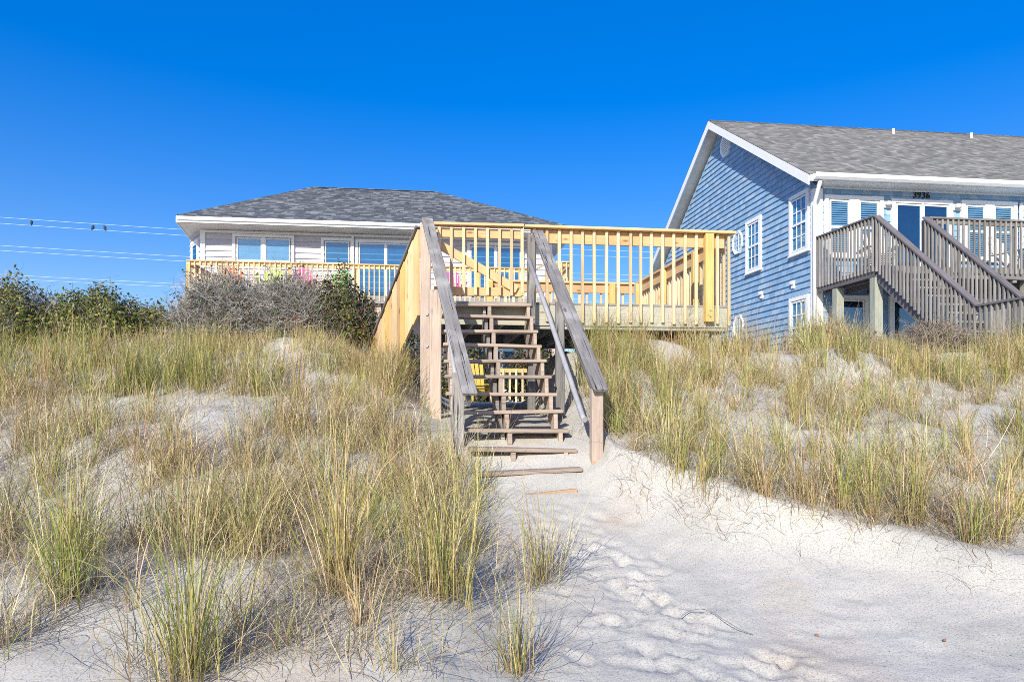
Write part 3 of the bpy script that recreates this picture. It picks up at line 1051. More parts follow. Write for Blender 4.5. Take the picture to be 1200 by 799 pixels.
def right_balcony():
    T = thing('balcony', 'silvery grey balcony with steep stair in front of the blue house', 'balcony', (R0[0], R0[1], 1.7), TH)
    fl = 4.27
    for k in range(16):
        y = -2.10 + 0.14 * k
        if y > -0.06:
            break
        board('deck_board', (0.05, y, fl - 0.015), (9.0, y, fl - 0.015), 0.132, 0.03, W_SILV, T)
    boxes('rim_board', [(0.0, 9.0, -2.19, -2.175, 4.06, 4.28)], W_SILV, T)
    boxes('rim_board', [(-0.02, 0.02, -2.17, -0.06, 4.06, 4.25)], W_DARKCAP, T)
    for k in range(18):
        x = 0.25 + k * 0.5
        board('joist', (x, -2.16, 4.15), (x, -0.06, 4.15), 0.038, 0.2, W_DARKCAP, T)
    for (x, y) in ((0.08, -0.78), (0.06, -2.10), (3.4, -2.08), (6.5, -2.08)):
        board('support_post', (x, y, 1.6), (x, y, 4.05), 0.17, 0.17, W_POSTG, T, up=(0, 1, 0))
    kw = dict(cap_w=0.13, bal=0.036, sub=0.09)
    # left end, ocean side and the two stair rails with the landing below
    rail_run(T, (0.0, -0.08), (0.0, -2.19), 5.32, 5.27, 4.16, 4.16, W_DARKCAP, W_SILV, W_SILV, 0.115, (-1, 0, 0), **kw)
    rail_run(T, (1.10, -2.19), (9.0, -2.19), 5.26, 5.26, 4.16, 4.16, W_SILV, W_SILV, W_SILV, 0.115, (0, -1, 0), **kw)
    for x in (0.0, 1.04, 3.0, 5.0, 7.0):
        board('rail_post', (x + 0.05, -2.125, 4.0), (x + 0.05, -2.125, 5.22), 0.09, 0.085, W_SILV, T, up=(0, 1, 0))
    rail_run(T, (0.0, -2.20), (0.0, -4.76), 5.27, 3.15, 4.18, 2.06, W_DARKCAP, W_SILV, W_SILV, 0.098, (-1, 0, 0), **kw)
    rail_run(T, (1.04, -2.20), (1.04, -4.60), 5.27, 3.25, 4.18, 2.16, W_DARKCAP, W_SILV, W_SILV, 0.098, (-1, 0, 0), **kw)
    rail_run(T, (0.0, -4.78), (0.0, -7.4), 3.15, 3.15, 2.05, 2.05, W_DARKCAP, W_SILV, W_SILV, 0.105, (-1, 0, 0), **kw)
    rail_run(T, (1.04, -4.62), (1.04, -7.4), 3.22, 3.22, 2.05, 2.05, W_DARKCAP, W_SILV, W_SILV, 0.105, (-1, 0, 0), **kw)
    ns = 11
    for i in range(ns):
        t = (i + 0.5) / ns
        board('tread', (0.04, -2.22 - 2.5 * t, 4.2 - 2.05 * t), (1.0, -2.22 - 2.5 * t, 4.2 - 2.05 * t), 0.25, 0.038, W_SILV, T)
    for x in (0.03, 1.01):
        link('stringer', prism_mesh('stringer', [(-2.20, 4.20), (-4.76, 2.10), (-4.76, 1.84), (-2.20, 3.94)], lambda a, b, s: (x - 0.015 + 0.03 * s, a, b)), W_DARKCAP, T)
    for k in range(18):
        y = -4.85 - 0.14 * k
        board('deck_board', (0.0, y, 2.09), (1.06, y, 2.09), 0.132, 0.03, W_SILV, T)
    return T


right_balcony()
M_GCH = paint('grey_chair', (0.60, 0.58, 0.54), 0.7, 0.08)
for lab, x, turn in (('pale grey slatted chair behind the left end of the grey balcony rail', 0.75, -0.3),
                     ('pale grey slatted chair right of the blue house door', 4.0, 0.25),
                     ('pale grey slatted chair near the short blue shingled partition', 4.85, -0.1)):
    X, Y = w2(R0, x, -1.15)
    adirondack(lab, M_GCH, (X, Y, 4.272), TH + turn, 'pale chairs on the grey balcony')


# ------------------------------------------------------------------ the new deck
def viewing_deck():
    T = thing('viewing_deck', 'raised deck of new yellow pine with railing at the top of the beach stairs', 'deck', (D0[0], D0[1], 1.4), TH)
    board('rim_board', (0.0, 0.019, 2.783), (4.30, 0.019, 2.783), 0.285, 0.038, W_RIM, T, up=(0, 1, 0))
    board('ledger', (1.47, 0.06, 2.615), (4.29, 0.06, 2.615), 0.09, 0.04, W_RIM, T)
    board('rim_board', (4.28, 0.045, 2.783), (4.28, 4.1, 2.783), 0.285, 0.038, W_RIM, T, up=(1, 0, 0))
    board('rim_board', (0.02, 0.045, 2.783), (0.02, 4.1, 2.783), 0.285, 0.038, W_RIM, T, up=(1, 0, 0))
    board('rim_board', (0.0, 4.13, 2.783), (4.3, 4.13, 2.783), 0.285, 0.038, W_RIM, T, up=(0, 1, 0))
    for k in range(29):
        y = 0.045 + 0.143 * k
        board('deck_board', (0.0, y + 0.02, 2.943), (4.30, y + 0.02, 2.943), 0.137, 0.03, W_SILV, T)
    for k in range(10):
        x = 0.25 + 0.43 * k
        board('joist', (x, 0.045, 2.80), (x, 4.1, 2.80), 0.038, 0.24, W_RIM, T)
    for (x, y) in ((4.16, 0.16), (2.3, 0.7), (4.16, 2.2), (4.16, 3.98), (2.1, 3.98), (0.12, 3.98)):
        X, Y = w2(D0, x, y)
        board('support_post', (x, y, h1(X, Y) - 0.3), (x, y, 2.66), 0.14, 0.14, W_RIM, T, up=(0, 1, 0))
    # ocean side
    board('cap_rail', (1.36, -0.02, 3.985), (4.37, -0.02, 3.985), 0.15, 0.036, W_NEW, T)
    board('upper_board', (1.45, 0.02, 3.868), (4.24, 0.02, 3.868), 0.19, 0.038, W_NEW, T, up=(0, 1, 0))
    for x in (1.50, 1.675, 1.843, 2.008, 2.17, 2.337, 2.507, 2.678, 2.85, 3.0, 3.158, 3.319, 3.482, 3.644, 3.808, 4.124, 4.295):
        zb = 2.69 if x < 4.2 else 2.665
        board('baluster', (x, -0.021, zb + random.uniform(-0.012, 0.012)), (x + random.uniform(-0.006, 0.006), -0.021, 3.962), 0.04, 0.040, W_BAL, T, up=(0, 1, 0))
    p = board('rail_post', (3.985, -0.047, 2.715), (3.985, -0.047, 3.962), 0.125, 0.092, W_NEWY, T, up=(0, 1, 0), b=0.006)
    for z in (2.80, 2.88):
        link('bolt', tube_mesh('bolt', [(3.985, -0.094, z), (3.985, -0.108, z)], 0.014, 8), M_IRON, p)
    # right side
    rail_run(T, (4.245, 0.06), (4.245, 4.10), 3.965, 3.965, 2.72, 2.72, W_NEW, W_NEW, W_BAL, 0.138, (1, 0, 0), sub=0.18, cap_w=0.13, bal=0.04)
    for y in (0.95, 2.4, 3.9):
        board('rail_post', (4.18, y, 2.96), (4.18, y, 3.92), 0.09, 0.085, W_NEWY, T, up=(0, 1, 0))
    # house side; its left half is open for the way down
    rail_run(T, (1.22, 4.10), (4.17, 4.10), 3.965, 3.965, 2.72, 2.72, W_NEW, W_NEW, W_BAL, 0.145, (0, 1, 0), sub=0.18, cap_w=0.13, bal=0.04)
    for x in (1.26, 3.7):
        board('rail_post', (x, 4.03, 2.96), (x, 4.03, 3.92), 0.12, 0.09, W_NEWY, T, up=(0, 1, 0))
    # the gate over the stairs
    g = board('gate', (0.13, 0.004, 3.878), (1.34, 0.004, 3.878), 0.125, 0.036, W_NEW, T, up=(0, 1, 0))
    board('gate_cap', (0.115, -0.02, 3.982), (1.345, -0.02, 3.990), 0.15, 0.036, W_NEW, g)
    board('gate_brace', (0.10, 0.003, 3.765), (1.26, 0.003, 3.13), 0.115, 0.034, W_NEW, g, up=(0, 1, 0))
    board('gate_board', (0.13, 0.042, 3.095), (1.34, 0.042, 3.095), 0.12, 0.036, W_NEW, g, up=(0, 1, 0))
    for x in (0.201, 0.362, 0.524, 0.686, 0.849, 1.013, 1.178, 1.325):
        board('baluster', (x, -0.036, 3.035), (x + random.uniform(-0.005, 0.005), -0.036, 3.955), 0.04, 0.040, W_BAL, g, up=(0, 1, 0))
    return T


viewing_deck()


def side_panel():
    """boarded railing that goes down from the deck's left corner towards the houses"""
    T = thing('board_railing', 'boarded railing of upright yellow planks sloping down left of the deck', 'railing', (*w2(D0, -0.45, 1.0), 1.8), TH)
    ox, oy = -0.45, 1.0
    a = Vector((-0.075 - ox, 0.06 - oy, 0))
    b = Vector((-0.88 - ox, 1.98 - oy, 0))
    d = (b - a)
    n = Vector((-d.y, d.x, 0)).normalized()
    if n.x > 0:
        n = -n
    k = 13
    for i in range(k):
        t0, t1 = i / k, (i + 1) / k
        tm = (t0 + t1) / 2
        p = a + d * tm + n * (0.012 * (i % 2))
        zt = 3.93 + (2.40 - 3.93) * tm
        zb = zt - 1.12 - random.uniform(0, 0.05)
        w = d.length / k - 0.012
        uu = d.normalized()
        # slanted plank, top and bottom cut along the slope
        sl = (2.40 - 3.93) / d.length
        poly = [(-w / 2, zb - sl * w / 2), (w / 2, zb + sl * w / 2), (w / 2, zt + sl * w / 2), (-w / 2, zt - sl * w / 2)]
        mz = (zt + zb) / 2
        me = prism_mesh('plank', [(z - mz, x_) for x_, z in poly], lambda A, Bx, s: (A, Bx, -0.016 + 0.032 * s))
        M = Matrix((Vector((0, 0, 1)), uu, n)).transposed().to_4x4()
        if M.determinant() < 0:
            M = Matrix((Vector((0, 0, 1)), uu, -n)).transposed().to_4x4()
        M.translation = p + Vector((0, 0, mz))
        link('plank', me, (W_NEW, W_BAL, W_NEW, W_NEWY)[i % 4], T, M)
    board('cap_rail', a + Vector((0, 0, 3.965)), b + Vector((0, 0, 2.435)), 0.10, 0.036, W_DARKCAP, T)
    for zoff in (0.25, 0.9):
        q = -n * 0.04
        board('back_rail', a + q + Vector((0, 0, 3.93 - zoff)), b + q + Vector((0, 0, 2.40 - zoff)), 0.09, 0.036, W_NEW, T, up=n)
    board('skirt_board', a + n * 0.04 + d * 0.62 + Vector((0, 0, 1.96)), a + n * 0.04 + d * 1.25 + Vector((0, 0, 1.60)), 0.14, 0.036, W_NEWY, T, up=n)


side_panel()


# ------------------------------------------------------------------ the old beach stairs
def beach_stairs():
    T = thing('beach_stairs', 'weathered open-riser wooden stairs from the sand up to the deck', 'stairs', (D0[0], D0[1], 0.7), TH)
    zt = [2.905, 2.715, 2.496, 2.299, 2.092, 1.898, 1.696, 1.503, 1.315, 1.137, 0.949, 0.772]
    xr = [1.43, 1.435, 1.43, 1.428, 1.44, 1.45, 1.46, 1.47, 1.48, 1.50, 1.49, 1.38]
    xl = [0.225, 0.225, 0.22, 0.225, 0.225, 0.225, 0.23, 0.25, 0.44, 0.43, 0.47, 0.62]
    for i in range(12):
        y = -0.09 - 0.278 * i
        tl = (0.008, -0.006, 0.004, -0.01, 0.006, 0.0, -0.005, 0.008, -0.006, -0.012, 0.02, 0.03)[i]
        board('tread', (xl[i], y, zt[i] - 0.019 - tl), (xr[i], y, zt[i] - 0.019 + tl), 0.235, 0.038, W_TREAD if i < 11 else W_FOOT, T, b=0.006)

    def stringer(x, first=0, m=W_TREAD, thick=0.04, back=0.0):
        poly = []
        for i in range(first, 10):
            yf = -0.09 - 0.278 * i + 0.139
            zz = zt[i] - 0.040
            poly += [(yf - 0.01 + back, zz), (yf - 0.268 + back, zz)]
        yb = poly[-1][0]
        poly.append((yb, zt[9] - 0.24))
        poly.append((poly[0][0], zt[first] - 0.44))
        link('stringer', prism_mesh('stringer', poly, lambda a, b, s: (x - thick / 2 + thick * s, a, b)), m, T)
    stringer(0.30)
    stringer(0.86, thick=0.045)
    stringer(0.80, m=W_GREY, back=0.10)
    stringer(1.385)
    # posts
    up = (0, 1, 0)

    def post(x, y, z0, z1, w, t, m, lean=0.0):
        return board('post', (x, y, z0), (x + lean, y, z1), w, t, m, T, up=up, b=0.008)
    pa = post(0.015, -0.115, 1.4, 3.965, 0.14, 0.14, W_POST)
    pb = post(0.135, -0.80, 1.1, 2.97, 0.14, 0.10, W_POST)
    for z in (2.33, 2.75):
        link('bolt', tube_mesh('bolt', [(0.03, -0.186, z), (0.03, -0.20, z)], 0.022, 8), M_IRON, pa)
    pc = post(0.335, -2.42, 0.8, 1.89, 0.12, 0.10, W_GREY)
    post(1.44, -0.10, 1.2, 3.86, 0.10, 0.14, W_GREY)
    post(1.59, -1.35, 1.0, 2.78, 0.10, 0.10, W_GREY)
    pd = post(1.655, -2.86, 0.55, 1.72, 0.115, 0.105, W_POST)
    board('post_foot', (1.655, -2.922, 0.62), (1.655, -2.922, 1.02), 0.10, 0.016, W_FOOT, T, up=up)
    # handrails: a wide cap board over a narrower one on edge
    for (a, b) in (((0.035, -0.21, 4.0), (0.43, -2.80, 1.665)), ((1.52, -0.14, 3.90), (1.67, -2.98, 1.70))):
        a, b = Vector(a), Vector(b)
        board('handrail', a, b, 0.15, 0.04, W_GREY, T, b=0.007)
        dz = Vector((0, 0, -0.085))
        board('under_rail', a + dz + Vector((0.0, 0.06, 0)), b + dz + Vector((0.0, 0.10, 0)), 0.036, 0.09, W_GREY, T)
    # round grab pipes below the handrails
    link('grab_pipe', tube_mesh('grab_pipe', [(1.395, -0.16, 3.52), (1.46, -1.2, 2.70), (1.555, -2.70, 1.45), (1.56, -2.78, 1.42)], 0.029, 10), M_PIPE, T)
    link('grab_pipe', tube_mesh('grab_pipe', [(0.235, -0.86, 2.82), (0.325, -2.34, 1.78)], 0.027, 10), M_PIPE, T)
    return T


beach_stairs()


# far things glimpsed between the treads
def low_fence():
    T = thing('picket_fence', 'short yellow picket railing seen far behind the stair treads', 'railing', (*w2(D0, 0.8, 7.2), 1.5), TH)
    a, b = Vector((0.7, 0, 0)), Vector((1.8, 0, 0))
    board('upper_board', a + Vector((0, 0.03, 2.34)), b + Vector((0, 0.03, 2.34)), 0.10, 0.036, W_NEWY, T, up=(0, 1, 0))
    for k in range(7):
        x = 0.78 + k * 0.155
        board('picket', (x, 0, 1.45), (x, 0, 2.36), 0.05, 0.03, W_BAL, T, up=(0, 1, 0))


low_fence()
_x, _y = w2(D0, 1.25, 6.6)
adirondack('yellow slatted chair seen between the stair treads, left of the picket railing', paint('yellow_plastic', (0.62, 0.46, 0.10), 0.45, 0.04), (_x, _y, h1(_x, _y)), TH + 0.3, None)


# ------------------------------------------------------------------ cables and birds
def cables():
    yc = 42.0
    rows = [((-300, 231), (0, 254), (222, 270), (700, 293)), ((-300, 239), (0, 261), (222, 277), (700, 300)), ((-300, 266), (0, 287), (222, 301.5), (700, 321)),
            ((-300, 273), (0, 293), (222, 307), (700, 327)), ((-300, 303), (0, 321), (222, 333.5), (700, 351)), ((-300, 309), (0, 326), (222, 337), (700, 354))]
    names = ['topmost power line of the six crossing the sky at left', 'second power line from the top, with birds sitting on it', 'third power line from the top crossing the sky at left',
             'fourth power line from the top crossing the sky at left', 'fifth power line from the top, just above the shrubs', 'lowest power line of the six, just above the shrubs']
    for i, pts in enumerate(rows):
        us = [p[0] for p in pts]
        co = np.polyfit(us, [p[1] for p in pts], 2)
        P = []
        for u in np.linspace(-500, 800, 40):
            v = np.polyval(co, u)
            P.append(((u - 600) / 820 * yc, yc, 1.6 + (470 - v) / 820 * yc))
        o = link('power_line', tube_mesh('power_line', P, 0.012, 6, False), M_CABLE)
        tag(o, names[i], 'cable', 'power lines left of the pale house')
        if i == 1:
            second = P
    return second


line2 = cables()


def bird(label, x, tip):
    z = float(np.interp(x, [p[0] for p in line2], [p[2] for p in line2])) + 0.02
    bm = bmesh.new()
    bmesh.ops.create_uvsphere(bm, u_segments=12, v_segments=9, radius=1)
    for v in bm.verts:
        t = v.co.z
        v.co = Vector((v.co.x * 0.075, v.co.y * 0.085 * (1 - 0.25 * t), t * 0.13))
        if t > 0.55:                       # head
            v.co.y -= 0.03
            v.co.x *= 1.25
        if t < -0.4:                       # tail sweeps back and down
            v.co.y += 0.11 * (-t - 0.4)
            v.co.x *= 0.6
            v.co.z *= 1.5
    me = bpy.data.meshes.new('bird')
    bm.to_mesh(me)
    bm.free()
    o = link('bird', me, M_BIRD, None, Matrix.Translation((x, 42.0, z + 0.15)) @ Matrix.Rotation(tip, 4, 'Z'), smooth=True)
    tag(o, label, 'bird', 'birds on the power line')
    be = bmesh.new()
    bmesh.ops.create_cone(be, segments=6, radius1=0.018, radius2=0.002, depth=0.06, cap_ends=True)
    m2 = bpy.data.meshes.new('beak')
    be.to_mesh(m2)
    be.free()
    link('beak', m2, M_BLACK, o, FR[o.name] @ Matrix.Translation((0, -0.135, 0.10)) @ Matrix.Rotation(R(90), 4, 'X'))


px2x = lambda u: (u - 600) / 820 * 42.0
bird('small dark bird sitting alone on the wire at far left', px2x(37), 0.6)
bird('small dark bird on the wire, middle one of the three', px2x(109), 1.9)
bird('small dark bird on the wire nearest the pale house', px2x(123), -1.7)


# ------------------------------------------------------------------ grass
PAL = np.array([(0.25, 0.29, 0.06), (0.37, 0.37, 0.09), (0.50, 0.42, 0.15), (0.67, 0.54, 0.26), (0.72, 0.59, 0.39), (0.46, 0.31, 0.17), (0.16, 0.21, 0.05)])


def blades(root, az, length, lean, bend, width, K, col, base, tip, twist, clamp=True):
    n = len(az)
    s = np.linspace(0, 1, K + 1)[None, :]
    ang = lean[:, None] + bend[:, None] * s ** 2.1
    a = az[:, None] + twist[:, None] * s ** 1.3
    ang = ang + rng.normal(0, 0.13, (n, K + 1)).cumsum(1) * s
    st = length[:, None] / K
    dx = np.sin(ang) * np.cos(a) * st
    dy = np.sin(ang) * np.sin(a) * st
    dz = np.cos(ang) * st
    P = np.zeros((n, K + 1, 3))
    P[:, 1:, 0] = np.cumsum(dx[:, :-1], 1)
    P[:, 1:, 1] = np.cumsum(dy[:, :-1], 1)
    P[:, 1:, 2] = np.cumsum(dz[:, :-1], 1)
    P += root[:, None, :]
    if clamp:
        g = height(P[:, :, 0], P[:, :, 1]) + 0.006
        P[:, 1:, 2] = np.maximum(P[:, 1:, 2], g[:, 1:])
    w = (width[:, None] * (0.75 + 0.5 * np.minimum(s * 3, 1)) * (1 - s) ** 0.55 + 0.0006) * 0.5
    wa = az[:, None] + math.pi / 2 + rng.normal(0, 0.5, n)[:, None] + 0.8 * twist[:, None] * s
    W = np.stack([np.cos(wa) * w, np.sin(wa) * w, rng.normal(0, 0.25, n)[:, None] * w], -1)
    V = np.stack([P - W, P + W], 2).reshape(n, -1, 3)
    c = np.where(s[..., None] < 0.28, base[:, None, :] + (col - base)[:, None, :] * (s[..., None] / 0.28),
                 np.where(s[..., None] > 0.6, col[:, None, :] + (tip - col)[:, None, :] * ((s[..., None] - 0.6) / 0.4), col[:, None, :]))
    Cc = np.repeat(c, 2, 1).reshape(n, -1, 3)
    b = np.arange(K) * 2
    q = np.stack([b, b + 1, b + 3, b + 2], 1)
    F = (q[None] + (np.arange(n) * 2 * (K + 1))[:, None, None]).reshape(-1, 4)
    return V.reshape(-1, 3), F, Cc.reshape(-1, 3)


PAL = PAL * 0.93


def clump_blades(cx, cy, n, L, spread, style, K=6, wmul=1.0):
    """one tuft: returns blade arrays"""
    out = []
    r = np.abs(rng.normal(0, spread, n))
    th = rng.uniform(0, 2 * math.pi, n)
    X = cx + r * np.cos(th)
    Y = cy + r * np.sin(th)
    az = th + rng.normal(0, 0.7, n)
    if style == 'tall':
        lean, bend, wts = rng.gamma(2, 0.085, n), rng.gamma(1.5, 1.0, n), (0.20, 0.24, 0.20, 0.16, 0.08, 0.08, 0.04)
    elif style == 'stalk':
        lean, bend, wts = rng.gamma(2, 0.06, n), rng.gamma(1.7, 0.38, n), (0.16, 0.24, 0.20, 0.12, 0.08, 0.17, 0.03)
    elif style == 'straw':
        lean, bend, wts = rng.gamma(2, 0.15, n), rng.gamma(1.6, 1.35, n), (0.05, 0.10, 0.14, 0.27, 0.25, 0.18, 0.01)
    elif style == 'dry':
        lean, bend, wts = rng.gamma(2, 0.14, n), rng.gamma(1.8, 0.65, n), (0.03, 0.07, 0.12, 0.18, 0.20, 0.40, 0.0)
    else:   # lush green
        lean, bend, wts = rng.gamma(2, 0.08, n), rng.gamma(2, 0.38, n), (0.42, 0.22, 0.12, 0.04, 0.04, 0.02, 0.14)
    wts = np.array(wts)
    wts = wts / wts.sum()
    col = PAL[rng.choice(7, n, p=wts)] * rng.uniform(0.8, 1.2, (n, 1))
    col = col * (1 + rng.normal(0, 0.06, 3)) * rng.uniform(0.78, 1.1)
    base = np.array((0.30, 0.20, 0.10)) * rng.uniform(0.7, 1.3, (n, 1)) * 0.6 + col * 0.4  # brown dead bases, colour lowered further for shade among the stems
    tip = col * 0.55 + np.array((0.50, 0.38, 0.20)) * 0.45
    length = L * rng.uniform(0.4, 1.2, n)
    width = rng.uniform(0.0024, 0.0054, n) * wmul
    Z = height(X, Y) - 0.02
    tw = rng.normal(0, 0.35, n)
    return blades(np.stack([X, Y, Z], 1), az, length, lean, bend, width, K, col, base, tip, tw)


def curls(cx, cy, n, L, spread, K=9):
    """thin dead blades that curl down on to the sand"""
    r = np.abs(rng.normal(0, spread, n))
    th = rng.uniform(0, 2 * math.pi, n)
    X = cx + r * np.cos(th)
    Y = cy + r * np.sin(th)
    pal = np.array([(0.36, 0.30, 0.22), (0.24, 0.20, 0.16), (0.52, 0.43, 0.28), (0.40, 0.29, 0.18)])
    col = pal[rng.integers(0, 4, n)] * rng.uniform(0.75, 1.2, (n, 1))
    lean = rng.uniform(0.5, 1.3, n)
    bend = rng.uniform(0.6, 2.4, n)
    return blades(np.stack([X, Y, height(X, Y) + 0.0], 1), th + rng.normal(0, 0.8, n), L * rng.uniform(0.4, 1.1, n), lean, bend, rng.uniform(0.002, 0.004, n), K, col, col, col, rng.normal(0, 2.0, n))


def thatch(n, x0, x1, y0, y1, keep, L=0.34):
    """loose dry blades and runners lying between the tufts"""
    X = rng.uniform(x0, x1, n)
    Y = rng.uniform(y0, y1, n)
    k = keep(X, Y)
    X, Y = X[k], Y[k]
    n = len(X)
    pal = np.array([(0.52, 0.43, 0.26), (0.62, 0.51, 0.30), (0.36, 0.29, 0.19), (0.44, 0.41, 0.15), (0.46, 0.32, 0.18)])
    col = pal[rng.integers(0, 5, n)] * rng.uniform(0.75, 1.15, (n, 1))
    flat = rng.random(n) < 0.45
    lean = np.where(flat, rng.uniform(0.8, 1.5, n), rng.gamma(2, 0.2, n))
    bend = np.where(flat, rng.uniform(-0.4, 1.2, n), rng.gamma(1.6, 1.0, n))
    return blades(np.stack([X, Y, height(X, Y) - 0.005], 1), rng.uniform(0, 2 * math.pi, n), L * rng.uniform(0.35, 1.15, n), lean, bend, rng.uniform(0.0022, 0.0045, n), 6, col, col * 0.8, col, rng.normal(0, 1.3, n))


def merge(parts):
    V, F, C = [], [], []
    k = 0
    for v, f, c in parts:
        V.append(v)
        F.append(f + k)
        C.append(c)
        k += len(v)
    return np.concatenate(V), np.concatenate(F), np.concatenate(C)


CLUMPS = [
    # x, y, blades, length, spread, style, label
    (-1.50, 3.25, 190, 0.90, 0.09, 'tall', 'arching green grass clump at the bottom edge, left of centre'),
    (-2.55, 4.02, 190, 0.90, 0.10, 'tall', 'bushy grass clump with a green core, lower left'),
    (-2.62, 3.52, 110, 0.62, 0.10, 'straw', 'straw coloured grass clump cut by the left edge near the bottom'),
    (-1.00, 4.10, 210, 1.05, 0.08, 'tall', 'tallest upright grass clump, left of the yellow-green tuft'),
    (-0.81, 3.72, 38, 0.50, 0.035, 'straw', 'small sparse tuft in front of the tallest grass clump'),
    (-0.42, 4.15, 230, 0.98, 0.14, 'tall', 'wide grass clump right of the tallest one, below the stairs'),
    (0.03, 3.50, 70, 0.52, 0.055, 'lush', 'short yellow-green tuft alone on the sand beside the path'),
    (0.20, 4.75, 110, 0.72, 0.10, 'dry', 'thin wiry brown tuft at the foot of the stairs'),
    (-1.75, 4.75, 170, 0.80, 0.12, 'straw', 'pale straw grass clump behind the arching green one'),
    (1.42, 6.35, 120, 0.75, 0.12, 'straw', 'grass clump on the sand bank right beside the stair post'),
    (1.72, 5.92, 50, 0.62, 0.06, 'tall', 'narrow upright tuft on the lip of the bank, second from the stair post'),
    (1.97, 5.72, 80, 0.66, 0.09, 'tall', 'green tuft on the lip of the bank, third from the stair post'),
    (2.28, 5.48, 120, 0.64, 0.09, 'dry', 'reddish-stemmed round tuft on the lip of the bank'),
    (2.50, 5.28, 90, 0.68, 0.06, 'tall', 'slim tuft with one tall green spike on the bank'),
    (2.80, 5.02, 110, 0.60, 0.09, 'straw', 'straw tuft at the bend of the bank, right of the green spike'),
    (3.10, 4.72, 70, 0.50, 0.06, 'dry', 'small tan tuft on the bank near the right edge'),
    (3.30, 4.75, 100, 0.66, 0.09, 'straw', 'last big straw tuft on the bank at the lower right'),
    (5.15, 7.10, 130, 0.50, 0.12, 'lush', 'bluish-green low tuft at the right edge halfway up the dune'),
]


